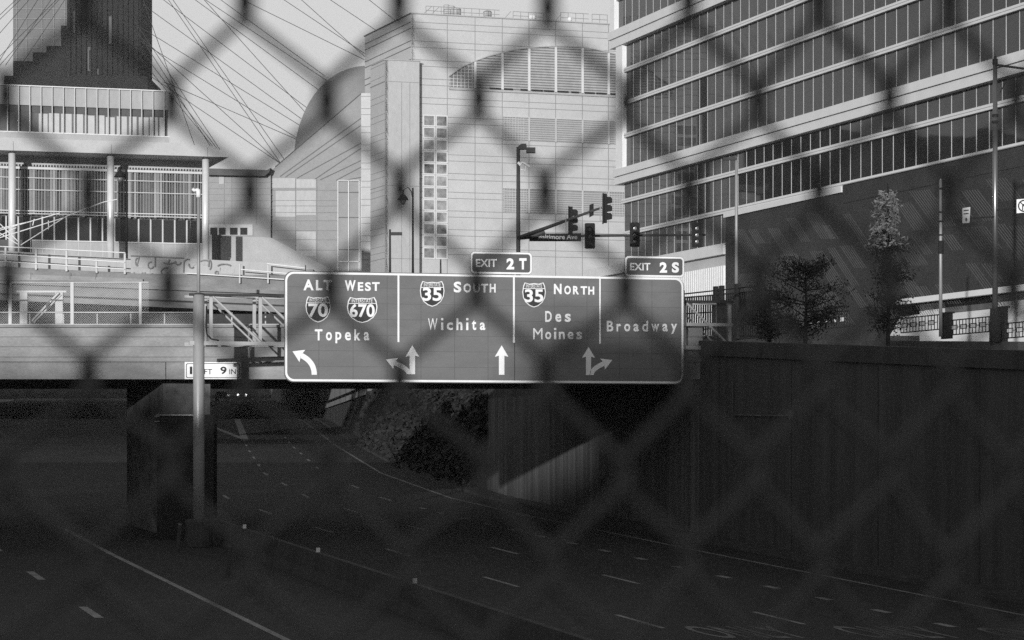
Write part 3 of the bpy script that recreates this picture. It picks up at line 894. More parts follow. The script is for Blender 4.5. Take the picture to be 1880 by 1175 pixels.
# ------------------------------------------------------------------ arts centre: cables, shell, raked wall
A0 = Fr(665, 312.0)
ac = thing('arts_centre', 'concert hall with a dark curved shell, raked panel wall and roof cables', 'concert hall', A0.W(A0.u(580), -5, 14))
m2 = MB(); m2.ppoly(A0, [(664, 172), (664, 334), (400, 326), (470, 326), (488, 321), (507, 306)], -3, 0); m2.build('raked_wall', M['raked'], ac)
m2 = MB()
for (x0, y0, x1, y1) in ((664, 216, 514, 324), (664, 229, 524, 325), (664, 262, 545, 327), (664, 271, 578, 329), (664, 294, 588, 330), (664, 306, 617, 331), (664, 325, 628, 332), (664, 195, 552, 288) if False else (664, 331, 645, 333)):
    d = Vector((x1 - x0, y1 - y0)).normalized()
    nx, ny = -d.y * .7, d.x * .7
    m2.ppoly(A0, [(x0 + nx, y0 + ny), (x1 + nx, y1 + ny), (x1 - nx, y1 - ny), (x0 - nx, y0 - ny)], 0, .05)
m2.ppoly(A0, [(664, 171), (505, 307), (505, 305.5), (664, 169.5)], -3, .1)
m2.build('raked_joint', M['joint'], ac)
m2 = MB(); m2.ppoly(A0, [(385, 326), (664, 334), (664, 640), (385, 640)], -1, 0); m2.build('lower_wall', M['raked'], ac)
m2 = MB()
for (x0, x1, y0, y1) in ((498, 542, 327, 345), (506, 542, 350, 398), (544, 580, 329, 345), (544, 580, 349, 395), (544, 580, 425, 470), (425, 470, 330, 410)):
    m2 = MB(); m2.pbox(A0, x0, x1, y0, y1, 0, .03); m2.build('light_patch', M['block'], ac)  # pale boxes stand for patches of reflected light on the wall
m2 = MB()
for py in (349, 368, 378, 390, 405, 423, 440, 459): m2.box(A0, A0.u(385), A0.u(620), .03, .06, A0.z(py, 0) - .03, A0.z(py, 0) + .03)
for px in (430, 542, 581): m2.pbox(A0, px, px + .8, 328, 500, .03, .07)
m2.build('lower_joint', M['joint_light'], ac)
m2 = MB(); m2.pbox(A0, 621, 660, 333, 498, 0, .1); gl = m2.build('stair_glass', M['louvre'], ac)
m2 = MB()
for px in (620.5, 640, 659.5, 663): m2.pbox(A0, px - .7, px + .7, 331, 498, .1, .25)
for py in (331, 480): m2.pbox(A0, 620, 660, py - .6, py + .6, .1, .25)
m2.build('frame', M['white'], gl)
m2 = MB()
for py in (353, 399, 458): m2.pbox(A0, 621, 659, py - .7, py + .7, .1, .18)
m2.build('transom', M['joint'], gl)
# shell: a slice of an ellipsoid
m2 = MB(); c = P(684, 318, 340.0); rx = 144 / FP * 340; rz = 194 / FP * 340; ry = 18.0
rings = []
for i in range(25):
    t = i / 24 * math.pi / 2; rr = []
    for k in range(33):
        a = math.pi * (.5 + k / 32)   # left half
        # superellipse side for the steeper shoulder
        ca, sa = math.sin(t), math.cos(t)
        x = -rx * (ca ** .9) * abs(math.cos(a)) ** .85; y = ry * ca * -math.sin(a)
        rr.append(len(m2.v)); m2.v.append(c + Vector((x, y, rz * sa ** .95)))
    rings.append(rr)
for a, b in zip(rings, rings[1:]):
    for k in range(32): m2.f.append((a[k], a[k+1], b[k+1], b[k]))
m2.build('shell', M['shell'], ac, smooth=True)
# long low roof and ribbon windows to the left of it
A1 = Fr(385, 310.4)
m2 = MB(); m2.ppoly(A1, [(380, 309), (490, 312), (497, 308), (494, 316), (486, 323), (380, 321)], -8, 0); m2.build('roof_edge', M['louvre_back'], ac)
m2 = MB(); m2.pbox(A1, 383, 497, 321, 640, -9, -1.0); m2.build('wing_wall', M['raked'], ac)
m2 = MB(); m2.pbox(A1, 383, 464, 412, 432.5, -1, -.9); m2.pbox(A1, 402, 411, 324, 338, -1, -.93); m2.build('window_surround', M['block'], ac)
for x0, x1 in ((386, 399), (402, 414), (422, 436), (441, 454)):
    m2 = MB(); m2.pbox(A1, x0, x1, 418, 431, -.9, -.86); m2.build('window', M['glass'], ac)
m2 = MB()
for py in (335, 346, 357, 368, 382, 396): m2.box(A1, A1.u(385, -1), A1.u(498, -1), -1, -.96, A1.z(py, 0, -1) - .03, A1.z(py, 0, -1) + .03)
for px in (411, 425, 470): m2.pbox(A1, px, px + .8, 323, 412, -1, -.95)
m2.build('wing_joint', M['joint_light'], ac)
A2 = Fr(400, 240.0)
m2 = MB(); m2.ppoly(A2, [(405, 433), (497, 436), (612, 497), (612, 560), (405, 560)], -3, 0); m2.build('ramp_side', M['concrete_pale'], ac)
m2 = MB(); m2.pbox(A2, 389, 405, 431, 560, -4, -.5); m2.build('doorway', M['ramp'], ac)
# roof cables
CY = 345.0
cab = []
lo = [(357, 266), (386, 268), (390, 268), (404, 275)]
segs = [((-5, 32), (34, -5)), ((-5, 40), (42, -5)), ((-5, 118), (72, -5)), ((-5, 108), (108, -5)), ((-5, 125), (112, -5)), ((-5, 66), (88, -40)), ((10, 120), (135, -60)), ((40, 118), (124, -8)),
        ((260, -8), (357, 266)), ((252, 58), (386, 268)), ((248, 40), (404, 275)), ((258, 92), (412, 290)), ((258, 108), (390, 268)), ((256, 66), (516, 301)), ((262, 8), (553, 218)),
        ((262, 130), (516, 301)), ((290, -8), (566, 200)), ((312, -8), (522, 293)), ((304, -8), (516, 301)), ((348, -8), (585, 165)), ((368, -8), (562, 208)), ((366, -8), (600, 148)), ((395, -8), (597, 140)), ((430, -8), (690, 120)),
        ((510, -8), (690, 112)), ((545, -8), (690, 122)), ((595, -8), (700, 62)), ((668, -8), (735, 45)), ((258, 50), (560, 236)), ((300, 150), (545, 256)), ((258, 76), (548, 255))]
for i, (a, b) in enumerate(segs):
    m2 = MB(); m2.tube([P(*a, CY), P(*b, CY)], .04, 5); m2.build('roof_cable', M['steel_dark'], ac)

# ------------------------------------------------------------------ arena
AR = Fr(755, 290.0, (2.8, 1))
ar = thing('arena', 'large pale panel-clad arena with arched louvres and louvre bands', 'arena', AR.W(10, -10, 11))
uR = AR.u(1165)
def Az(py, px, w=0): return AR.q(px, py, w)[1]
zA = Az(25, 755)
m2 = MB(); m2.box(AR, 0, uR, -14, 0, 10, zA); m2.build('wall', M['panel'], ar)
# horizontal joints in pairs and vertical joints
m2 = MB()
z = Az(467, 830); zj = []
while z < zA:
    zj += [z, z + .66]; z += 2.0
z0j = Az(475, 830)
for z in zj:
    m2.box(AR, .02, uR, 0, .02, z - .03, z + .03)
for px in (821, 872, 922, 971, 1020, 1069, 1117):
    uu = AR.u(px); m2.box(AR, uu - .03, uu + .03, 0, .022, 10, zA - .05)
m2.build('joint', M['joint_light'], ar)
m2 = MB(); m2.box(AR, -.05, uR, -14.2, .15, zA, zA + .12); m2.build('roof_edge', M['panel_grey'], ar)
AS = Fr(755, 290.0, (.357, -1))   # receding left side of the main block
m2 = MB(); ua = AS.u(672)
m2.box(AS, ua - .4, 0, -.5, .02, 10, zA - .02); m2.build('side_wall', M['panel'], ar)
m2 = MB()
for z in zj: m2.box(AS, ua - .4, -.02, 0, .05, z - .04, z + .04)
m2.box(AS, ua - .5, .04, -.5, .12, zA - .02, zA + .1)
m2.build('side_joint', M['joint'], ar)
# projecting lower block
AB = Fr(707, 288.0, (2.8, 1))
zB = AB.q(707, 110)[1]
m2 = MB(); m2.box(AB, 0, AB.u(770), -4.8, 0, 10, zB); m2.build('block', M['block'], ar)
ABs = Fr(707, 288.0, (.357, -1)); ua2 = ABs.u(680.5)
m2 = MB(); m2.box(ABs, ua2, 0, -.4, .02, 10, zB - .01); m2.build('block_side', M['block'], ar)
m2 = MB()
for py in (149, 340, 474):
    z = AB.q(707, py)[1]; m2.box(AB, .02, AB.u(770), 0, .02, z - .025, z + .025); m2.box(ABs, ua2, -.02, 0, .05, z - .025, z + .025)
for px in (737, 752): m2.box(AB, AB.u(px), AB.u(px) + .04, 0, .02, 10, AB.q(707, 150)[1])
m2.box(AB, -.03, .03, 0, .03, 10, zB - .05)
for z in zj:
    if z < zB: m2.box(ABs, ua2, -.02, 0, .04, z - .02, z + .02)
m2.build('block_joint', M['joint_light'], ar)
m2 = MB(); m2.box(AB, -.1, AB.u(770) + .1, -4.9, .1, zB, zB + .1); m2.build('block_coping', M['concrete_pale'], ar)
AP = Fr(663, 300.0)
m2 = MB(); m2.pbox(AP, 663, 681, 171, 640, -3, 0); m2.build('pilaster', M['panel'], ar)
m2 = MB(); z = Az(467, 830)
for z in zj:
    if z < AP.z(172, 0): m2.box(AP, 0, AP.u(681), 0, .02, z - .03, z + .03)
m2.build('pilaster_joint', M['joint_light'], ar)
# paired glass-block windows, each one its own part
u_a, u_b = AR.u(776), AR.u(822); zw1, zw0 = Az(211, 799), Az(476, 799); n = 12
ww = (u_b - u_a) / 2; hh = (zw1 - zw0) / n
for i in range(n):
    for j in range(2):
        a, b = u_a + j * ww, zw0 + i * hh
        m2 = MB(); t = .15
        for (q0, q1, r0, r1) in ((a + .02, a + ww - .02, b + .02, b + t), (a + .02, a + ww - .02, b + hh - t, b + hh - .02), (a + .02, a + t, b + t, b + hh - t), (a + ww - t, a + ww - .02, b + t, b + hh - t)):
            m2.box(AR, q0, q1, 0, .1, r0, r1)
        f = m2.build('window', M['white_trim'], ar)
        m2 = MB(); tx, tz = rnd.uniform(-.01, .01), rnd.uniform(-.01, .02)
        m2.quad(AR.W(a + t, .04 - tx - tz, b + t), AR.W(a + ww - t, .04 + tx - tz, b + t), AR.W(a + ww - t, .04 + tx + tz, b + hh - t), AR.W(a + t, .04 - tx + tz, b + hh - t))
        m2.build('pane', M['window_glass'], f)
# arched louvre
arch = [(824, 141), (848, 124), (872, 113), (897, 104), (922, 98), (946, 92), (971, 89), (996, 87), (1020, 86), (1045, 86.5), (1069, 88), (1093, 92), (1117, 97.5), (1140, 104)]
zl0 = Az(160, 824)
pts = [AR.q(x, y) for x, y in arch]
m2 = MB(); m2.poly(AR, [(pts[0][0], zl0)] + [pts[-1] if False else (pts[-1][0], zl0)] + pts[::-1], 0, .04); m2.build('arch_backing', M['arch_back'], ar)
def arch_z(u):
    for (a, b), (c, d) in zip(pts, pts[1:]):
        if a <= u <= c: return b + (d - b) * (u - a) / (c - a)
    return pts[-1][1]
ug = AR.u(873)
m2 = MB(); z = zl0 + .12
while z < max(p[1] for p in pts) - .05:
    # slat runs where the arch is above it
    uu = ug; on = None; u = ug; segs_ = []
    while u < pts[-1][0]:
        ok = arch_z(u) > z + .08
        if ok and on is None: on = u
        if not ok and on is not None: segs_.append((on, u)); on = None
        u += .1
    if on is not None: segs_.append((on, pts[-1][0]))
    for a, b in segs_: m2.box(AR, a, b, .05, .11, z, z + .17)
    z += .29
m2.build('arch_slats', M['arch_slat'], ar)
m2 = MB()
for px in (872, 922, 971, 1020, 1069, 1117):
    uu = AR.u(px); m2.box(AR, uu - .13, uu + .13, .04, .16, zl0, arch_z(uu) - .02)
k = 0
uu = pts[0][0] + .1
while uu < ug - .2:
    m2.box(AR, uu - .025, uu + .025, .05, .1, zl0, arch_z(uu) - .03); uu += .42
z = zl0 + .2
while z < arch_z(ug) - .1:
    ua_ = pts[0][0]
    while ua_ < ug and arch_z(ua_) < z + .05: ua_ += .1
    m2.box(AR, ua_, ug, .04, .09, z - .025, z + .025); z += .36
m2.build('arch_mullion', M['white_trim'], ar)
m2 = MB()
for a, b in zip(pts, pts[1:]):
    m2.poly(AR, [a, b, (b[0], b[1] + .12), (a[0], a[1] + .12)], 0, .2)
m2.box(AR, pts[0][0], pts[-1][0], 0, .18, zl0 - .28, zl0 - .1); m2.build('arch_trim', M['panel_grey'], ar)
m2 = MB()
for (x0, x1) in ((898, 919), (925, 941), (955, 968), (975, 996), (998, 1016), (1023, 1043), (1048, 1062), (1073, 1091), (1094, 1113), (1120, 1135)):
    m2.box(AR, AR.u(x0), AR.u(x1), .1, .14, zl0 - .02, zl0 + .16)
m2.build('dark_slot', M['ink'], ar)
def lband(x0, x1, y0, y1, grids):
    a, b = AR.u(x0), AR.u(x1); z1, z0 = Az(y0, x0), Az(y1, x0)
    q = MB(); q.box(AR, a, b, 0, .04, z0, z1); lb = q.build('louvre_band', M['louvre'], ar)
    q = MB(); z = z0 + .1
    while z < z1 - .1: q.box(AR, a, b, .05, .1, z, z + .13); z += .24
    q.build('slats', M['concrete_pale'] if False else M['panel_grey'], lb)
    q = MB()
    for g0, g1 in grids:
        uu = AR.u(g0)
        while uu < AR.u(g1): q.box(AR, uu, uu + .05, .1, .14, z0, z1); uu += .32
        z = z0
        while z < z1: q.box(AR, AR.u(g0), AR.u(g1), .1, .135, z, z + .05); z += .32
    for px in (971, 1020, 1069, 1117):
        if x0 < px < x1: q.box(AR, AR.u(px) - .1, AR.u(px) + .1, .1, .15, z0, z1)
    q.box(AR, a - .05, b, 0, .17, z1, z1 + .1)
    q.build('grid', M['panel'], lb)
lband(924, 1135, 215, 257, ((925, 963), (1128, 1135))); lband(924, 1160, 346, 390, ((925, 966), (1112, 1160)))
# roof rails and plant
m2 = MB()
zr = zA + .12
def roofp(px, dz, w=-1.0): return AR.W(AR.u(px, w), w, zr + dz)
for x0, x1, h in ((782, 917, .95), (942, 998, .9), (1029, 1081, 1.1), (1087, 1115, 1.1)):
    for dz in (h * .5, h): m2.tube([roofp(x0, dz), roofp(x1, dz)], .03, 5)
    x = x0
    while x <= x1: m2.tube([roofp(x, 0), roofp(x, h)], .03, 5); x += 14
for x0, x1 in ((776, 792), (790, 806), (925, 938), (1018, 1030)): m2.tube([roofp(x0, 0), roofp(x1, .9)], .03, 5)
m2.build('roof_rail', M['steel'], ar)
m2 = MB()
for px, r, h in ((820, .35, 1.3), (828, .45, 1.2), (838, .5, 1.0), (895, .45, .9)): m2.lathe(roofp(px, 0, -2), [(r, 0), (r, h), (r * .7, h + .08)], 12)
m2.build('roof_vent', M['panel_grey'], ar)
m2 = MB()
for px in (975, 980, 1046): m2.lathe(roofp(px, 0, -.6), [(.1, 0), (.25, .25), (.2, .5)], 10)
m2.build('floodlight', M['white'], ar)

# ------------------------------------------------------------------ hotel with curtain wall
HF = Fr(1145, 276.0, (.308, -1))
ho = thing('glass_hotel', 'long glazed hotel block with pale floor bands and fascias', 'hotel', HF.W(30, -8, 10))
uN = HF.u(2150)
TOP = 54.0
m2 = MB(); m2.box(HF, .6, uN, -16, -.5, 12, TOP); m2.build('core', M['louvre_back'], ho)
MUL = 2.05
def glazing(u0_, z0, z1, w=0.0):
    q = MB(); rs = random.Random(int(z0 * 10)); u = u0_
    while u < uN:
        a, b = rs.uniform(-.006, .006), rs.uniform(-.006, .006)
        zm = z1
        q.quad(HF.W(u, w - a - b, z0), HF.W(u + MUL, w + a - b, z0), HF.W(u + MUL, w + a + b, z1), HF.W(u, w - a + b, z1)); u += MUL
    q.build('window_band', M['glass'], ho)
    q = MB(); u = u0_
    while u < uN:
        q.box(HF, u - .035, u + .035, w, w + .025, z0, z1); u += MUL
    q.build('mullion', M['mullion'], ho)
floors = [18.4, 21.5, 24.8]
glazing(.3, 18.5, 21.3); glazing(.3, 21.7, 24.6); glazing(.3, 25.0, 26.6)
glazing(.9, 28.1, 31.2); glazing(.9, 31.6, 34.5); glazing(.9, 34.9, 37.8); glazing(.9, 38.2, 40.5)
glazing(-1.5, 42.3, 45.4); glazing(-1.5, 45.8, 48.9); glazing(-1.5, 49.3, 53)
bands = [(.0, 21.5), (.0, 24.8), (.9, 31.4), (.9, 34.7), (.9, 38.0), (-1.5, 45.6), (-1.5, 49.1)]
for a, z in bands:
    m2 = MB(); m2.box(HF, a, uN, -.4, .3, z - .21, z + .21); m2.build('floor_band', M['white_trim'], ho)
    m2 = MB(); m2.box(HF, a, uN, .3, .31, z - .02, z + .02); m2.build('band_joint', M['joint_light'], ho)
for a, z0, z1 in ((-2.8, 40.6, 42.3), (-1.2, 26.6, 28.1)):
    m2 = MB(); m2.box(HF, a, uN, -.5, .6, z0, (z0 + z1) / 2 - .03); m2.box(HF, a, uN, -.5, .75, (z0 + z1) / 2 + .03, z1); m2.build('fascia', M['white_trim'], ho)
    m2 = MB(); m2.box(HF, a, uN, -.5, .5, (z0 + z1) / 2 - .03, (z0 + z1) / 2 + .03); m2.build('fascia_joint', M['ink'], ho)
m2 = MB(); m2.box(HF, -1.15, .85, -.5, .45, 28.1, 40.6); m2.box(HF, -2.8, -1.5, -.5, .5, 42.3, 54); m2.build('end_fin', M['white'], ho)
m2 = MB(); m2.box(HF, -.3, .3, -4, -.2, 12, 26.6); m2.build('end_wall', M['panel_grey'], ho)
# frontal end wall of the block
HE = Fr(1137, 280.0)
m2 = MB(); uX = HF.u(1334)
m2.box(HF, uX - 40, uX, -1, .35, 17.6, 18.5); m2.box(HF, uX - 40, uX + 12, -.4, .32, 18.51, 18.6)
m2.build('lower_beam', M['white_trim'], ho)
m2 = MB(); m2.box(HF, uX - 40, uX - .05, -.6, -.1, 15, 17.6); m2.build('lower_wall', M['panel'], ho)
m2 = MB(); u = uX - 30
while u < uX - .3:
    m2.box(HF, u, u + .30, -.1, .12, 11.5, 16.6); u += .55
m2.build('ribbed_panel', M['white'], ho)
m2 = MB(); m2.box(HF, uX - 40, uX, -1, -.11, 11, 15); m2.build('ribbed_back', M['louvre'], ho)

# dark podium in front of the hotel
WP = 1.5
po = thing('dark_podium', 'dark ribbed metal podium wall under the glazed hotel', 'podium', HF.W(60, WP, 9))
ua = HF.u(1332, WP)
def Hq(px, py, w=WP): return HF.q(px, py, w)
ztp = HF.q(1550, 352, WP)[1]
ztq = HF.q(1332, 400, WP)[1]
zbp = 8.4
kb = HF.u(1548, WP)
m2 = MB(); m2.poly(HF, [(ua, 8), (HF.u(1600, WP), 8), (HF.u(1640, WP), Hq(1640, 562)[1]), (uN, Hq(1640, 562)[1]), (uN, ztq + .55), (kb, ztq + .55), (kb, ztq), (ua, ztq)], .4, WP)
m2.build('wall', M['cladding'], po)
m2 = MB(); m2.box(HF, ua - .05, kb, -.3, WP + .2, ztq, ztq + .45); m2.build('white_coping', M['white_trim'], po)
m2 = MB(); m2.box(HF, kb + .01, uN, .2, WP + .15, ztq + .55, ztq + .62); m2.build('dark_coping', M['steel'], po)
m2 = MB(); m2.box(HF, kb, uN, WP, WP + .06, ztq - .9, ztq + .5); m2.build('top_band', M['cladding'], po)
m2 = MB()
rs = random.Random(21)
zlo = 9.6; zhi = ztq - .95
patches = []
u = ua + 1
while u < uN - 2:
    for r in range(3):
        z1 = zhi - r * 3.1 - rs.uniform(0, 1.4)
        patches.append((u + rs.uniform(-1.5, 1.5), z1, rs.uniform(2.0, 5.5), rs.randint(4, 9)))
    u += 4.2
for (u, z1, ln, n) in patches:
    for k in range(n):
        uu = u + k * .42; zz1 = z1 - (k % 9) * .02; du_ = ln; dz = ln * .62
        ztop_ = min(zz1, zhi); zbot = max(zz1 - dz, zlo)
        if zbot > ztop_ - .4 or uu < ua + .2: continue
        uend_ = uu + (ztop_ - zbot) / .62 * .9
        if uend_ > uN: continue
        m2.poly(HF, [(uu, ztop_), (uu + .07, ztop_), (uend_ + .07, zbot), (uend_, zbot)], WP, WP + .012)
m2.build('rib', M['rib'], po)
for px in (1862,):
    m2 = MB(); m2.box(HF, HF.u(px, WP), HF.u(px, WP) + .08, WP, WP + .02, 10, ztq); m2.build('seam', M['ink'], po)
# white lower storey under the podium at right
zw = Hq(1640, 562)[1]; uw0 = HF.u(1655, WP)
zw2 = HF.q(1750, 551, WP)[1]
m2 = MB(); m2.box(HF, uw0, uN, -.5, WP + .5, zw - .0, zw + .42); m2.build('canopy_edge', M['white'], po)
m2 = MB(); m2.box(HF, uw0 + .5, uN, -.6, .2, 7.0, zw); m2.build('ground_wall', M['white'], po)
m2 = MB(); m2.box(HF, HF.u(1735, .3), HF.u(1822, .3), .2, .3, zw - .85, zw - .02); m2.build('window', M['glass_pale'], po)

# ------------------------------------------------------------------ street railing in front of the podium
RF = Fr(1700, 172.0, (.308, -1))
def railing(x0, x1, ya, yb, label, fancy=True):
    """panel between posts; ya = top row at left, yb = bottom row at left"""
    a, b = RF.u(x0), RF.u(x1); z1 = RF.q(x0, ya)[1]; z0 = RF.q(x0, yb)[1]
    e = thing('street_railing', label, 'railing', RF.W((a + b) / 2, 0, z0 - .2), 'black ornamental railing panels along the street')
    q = MB()
    for z in (z0, z1): q.box(RF, a, b, -.03, .03, z - .035, z + .035)
    q.build('rail', M['black'], e)
    q = MB(); u = a + .1; k = 0; n = max(2, int((b - a) / .42)); st_ = (b - a) / n; zm = (z0 + z1) / 2; hh = (z1 - z0) * .17
    for k in range(n + 1):
        u = a + k * st_
        q.box(RF, u - .025, u + .025, -.02, .02, z0, z1)
    q.build('baluster', M['black'], e)
    if fancy:
        q = MB(); k = 0; u = a + .25
        while u + 1.0 < b:
            for (p0, p1, r0, r1) in ((u, u + .85, zm + hh - .04, zm + hh), (u, u + .85, zm - hh, zm - hh + .04), (u, u + .05, zm - hh, zm + hh), (u + .8, u + .85, zm - hh, zm + hh), (u + .85, u + 1.25, zm - .02, zm + .02)):
                q.box(RF, p0, p1, .02, .06, r0, r1)
            u += 1.28
        q.build('rectangle_motif', M['black'], e)
        q = MB(); u = a + .25
        while u + 1.0 < b:
            q.box(RF, u + .05, u + .8, -.01, .015, zm - hh + .04, zm + hh - .04); u += 1.28
        q.build('motif_plate', M['white_trim'], e)
    return e
railing(1654, 1727, 585, 611, 'railing panel left of the slim pole before white wall')
railing(1744, 1822, 588.5, 615, 'railing panel between the two tall poles at right')
railing(1845, 1925, 594, 621, 'railing panel right of the thick tall pole')
railing(1484, 1560, 579, 607, 'dim railing panel beneath the bushy tree')
for (px, y0, y1, wd, lab) in ((1735.5, 576, 622, 16, 'black railing pillar beside the slim pole'), (1833.5, 566, 630, 22, 'broad black railing pillar beside the thick pole')):
    e = thing('railing_pillar', lab, 'pillar', RF.Pt(px, y1))
    q = MB(); q.pbox(RF, px - wd / 2, px + wd / 2, y0, y1, -.12, .1); q.build('shaft', M['black'], e)
    q = MB(); q.pbox(RF, px - wd / 2 - 1.5, px + wd / 2 + 1.5, y0 - 3, y0 - .01, -.16, .14); q.build('cap', M['black'], e)
q = MB()
uu0, uu1 = RF.u(1500), RF.u(1900)
q.poly(RF, [(uu0, RF.q(1500, 617)[1] - .3), (uu1, RF.q(1880, 629)[1]), (uu1, 4), (uu0, 4)], .6, 1.1)
tag(q.build('kerb_wall', M['concrete_dark']), 'low dark kerb wall below the street railing panels', 'kerb wall')
# tall dark gate and lattice at the right end of the green sign
GF = Fr(1300, 150.0, (.308, -1))
gt = thing('screen_fence', 'tall black bar fence between green sign and dark podium', 'fence', GF.Pt(1300, 622))
q = MB()
for px in (1249, 1311, 1322, 1350):
    q.pbox(GF, px - 2.2, px + 2.2, 527 + (1300 - px) * .12, 622, -.1, .1)
q.build('post', M['black'], gt)
q = MB()
for (ya, yb) in ((539, 529), (546, 538), (575, 573), (600, 598)):
    q.ppoly(GF, [(1250, ya), (1400, yb - 6), (1400, yb - 4), (1250, ya + 2.4)], -.04, .04)
q.build('rail', M['black'], gt)
q = MB()
px = 1252
while px < 1395:
    q.pbox(GF, px, px + 1.3, 545 - (px - 1250) * .07, 616, -.03, .03); px += 4.2
q.build('bar', M['black'], gt)
q = MB(); q.pbox(GF, 1311, 1324, 530, 622, -.2, -.12); q.pbox(GF, 1336, 1410, 548, 622, -.3, -.12); q.build('panel', M['black'], gt)

# ------------------------------------------------------------------ traffic signals and street poles at the crossing
TF = Fr(950, 130.0)
tm = thing('signal_mast', 'dark steel mast with two signal arms and a double-headed light', 'signal mast', TF.Pt(951, 560))
q = MB(); q.tube([TF.Pt(951.5, 560), TF.Pt(951.5, 270)], [.11, .085], 14); q.build('pole', M['steel_dark'], tm, smooth=True)
q = MB(); q.tube([TF.Pt(951, 273), TF.Pt(958, 268.5), TF.Pt(966, 268.8)], [.09, .13, .14], 8); q.pbox(TF, 953, 967, 266, 274, -.15, .15); q.build('luminaire', M['steel_dark'], tm)
q = MB(); q.pbox(TF, 966, 983, 270.5, 280, -.2, .2); q.build('luminaire', M['steel_dark'], tm)
q = MB(); q.tube([TF.Pt(956, 301, .1), TF.Pt(960, 298, .1), TF.Pt(973, 306, .1)], .05, 8); q.tube([TF.Pt(956, 311), TF.Pt(965, 313), TF.Pt(965, 305)], .03, 6); q.tube([TF.Pt(951, 298, .2), TF.Pt(956, 303, .2)], .07, 8); q.build('camera', M['white'], tm)
# arm towards the viewer
aw0 = TF.Pt(952, 437); aw1 = P(1103, 381.5, 121.0)
q = MB(); q.tube([aw0, aw0.lerp(aw1, .3), aw1], [.11, .09, .05], 10); arm1 = q.build('near_arm', M['steel_dark'], tm, smooth=True)
q = MB(); q.tube([TF.Pt(955, 436, .1), TF.Pt(980, 432, .1), TF.Pt(1000, 425, .1)], [.12, .16, .14], 8); q.build('bracket', M['steel_dark'], tm)
q = MB(); q.tube([TF.Pt(952, 434), TF.Pt(1295, 431)], [.075, .05], 10); q.build('far_arm', M['steel_dark'], tm, smooth=True)
# street-name sign
sn = thing('street_name_sign', 'black street name sign reading Baltimore Ave on the signal arm', 'street sign', TF.Pt(1020, 443, .12))
q = MB(); q.pbox(TF, 972, 1067, 428.5, 443, .08, .11); q.build('panel', M['black'], sn)
q = MB()
text_at(q, TF, 'Baltimore Ave', 989, 430.5, 1060, 439.3, .116, .02)
o1 = rrect(*TF.q(973, 442.3, .116), *TF.q(1066.3, 429.2, .116), .03); o2 = rrect(*TF.q(973.8, 441.6, .116), *TF.q(1065.5, 429.9, .116), .02)
q.build('lettering', M['lens'], sn)
def head(cx, cy, Y, label, h=44., wd=18.):
    F = Fr(cx, Y)
    e = thing('traffic_light', label, 'traffic light', F.Pt(cx, cy + h / 2), 'traffic lights at the crossing')
    q = MB(); q.poly(F, rrect(*F.q(cx - wd / 2, cy + h / 2), *F.q(cx + wd / 2, cy - h / 2), .07), -.05, 0); q.build('backplate', M['black'], e)
    q = MB(); q.pbox(F, cx - wd * .33, cx + wd * .33, cy - h * .44, cy + h * .44, -.25, .03); q.build('housing', M['black'], e)
    for k in (-1, 0, 1):
        c = F.Pt(cx, cy + k * h * .27, .035)
        q = MB(); n = 16; rad = wd * .2 / FP * Y; i = len(q.v)
        for m_ in range(n): q.v.append(c + Vector((rad * math.cos(2*math.pi*m_/n), -.002, rad * math.sin(2*math.pi*m_/n))))
        q.v.append(c + Vector((0, -.03, 0)))
        for m_ in range(n): q.f.append((i + m_, i + (m_+1) % n, i + n))
        l = q.build('lens', M['lens'], e, smooth=True)
        q = MB()
        for m_ in range(10):
            a0, a1 = math.pi * m_ / 10, math.pi * (m_+1) / 10
            def vp_(a, y, s=1.25): return c + Vector((rad * s * math.cos(a), y, rad * s * math.sin(a)))
            q.quad(vp_(a0, 0), vp_(a1, 0), vp_(a1, -.17), vp_(a0, -.17)); q.quad(vp_(a0, -.17), vp_(a1, -.17), vp_(a1, -.17, 1.1), vp_(a0, -.17, 1.1))
            q.quad(vp_(a0, 0, 1.1), vp_(a1, 0, 1.1), vp_(a1, -.17, 1.1), vp_(a0, -.17, 1.1))
        q.build('visor', M['black'], l)
    return e
head(1083, 433, 129.2, 'traffic light facing us right of the street name sign', 47, 19)
head(1165.5, 431, 129.2, 'traffic light facing us at the corner of the hotel glass', 45, 18.5)
head(1279.5, 431, 129.2, 'traffic light facing us at the far end of its arm', 45, 18.5)
def side_head(cx, cy, Y, h, label):
    F = Fr(cx, Y)
    e = thing('traffic_light', label, 'traffic light', F.Pt(cx, cy + h / 2), 'traffic lights at the crossing')
    q = MB(); q.pbox(F, cx - 9, cx - 1.5, cy - h / 2, cy + h / 2, -.25, .08); q.build('housing', M['black'], e)
    q = MB(); q.pbox(F, cx - 9.5, cx - 7.5, cy - h / 2 - 1, cy + h / 2 + 1, -.35, .2); q.build('backplate', M['black'], e)
    for k in (-1, 0, 1):
        q = MB(); yy = cy + k * h * .28
        q.ppoly(F, [(cx - 2, yy - h * .12), (cx + 5, yy - h * .11), (cx + 8, yy - h * .05), (cx + 8, yy + h * .08), (cx + 5, yy + h * .1), (cx - 2, yy + h * .12)], -.2, .04); q.build('visor', M['black'], e)
    q = MB()
    for y in (cy - h * .42, cy + h * .42): q.tube([F.Pt(cx - 14, y), F.Pt(cx - 8, y)], .02, 6)
    q.tube([F.Pt(cx - 14, cy - h * .45), F.Pt(cx - 14, cy + h * .45)], .022, 6); q.build('bracket', M['steel'], e)
    return e
side_head(1053, 404, 124.5, 50, 'traffic light seen from its side above the street name sign')
side_head(1116, 382, 120.8, 53, 'traffic light seen from its side at the near arm tip')
F_ = Fr(1086, 122.)
e = thing('arm_plate', 'small black plate on the near signal arm', 'sign plate', F_.Pt(1086, 398))
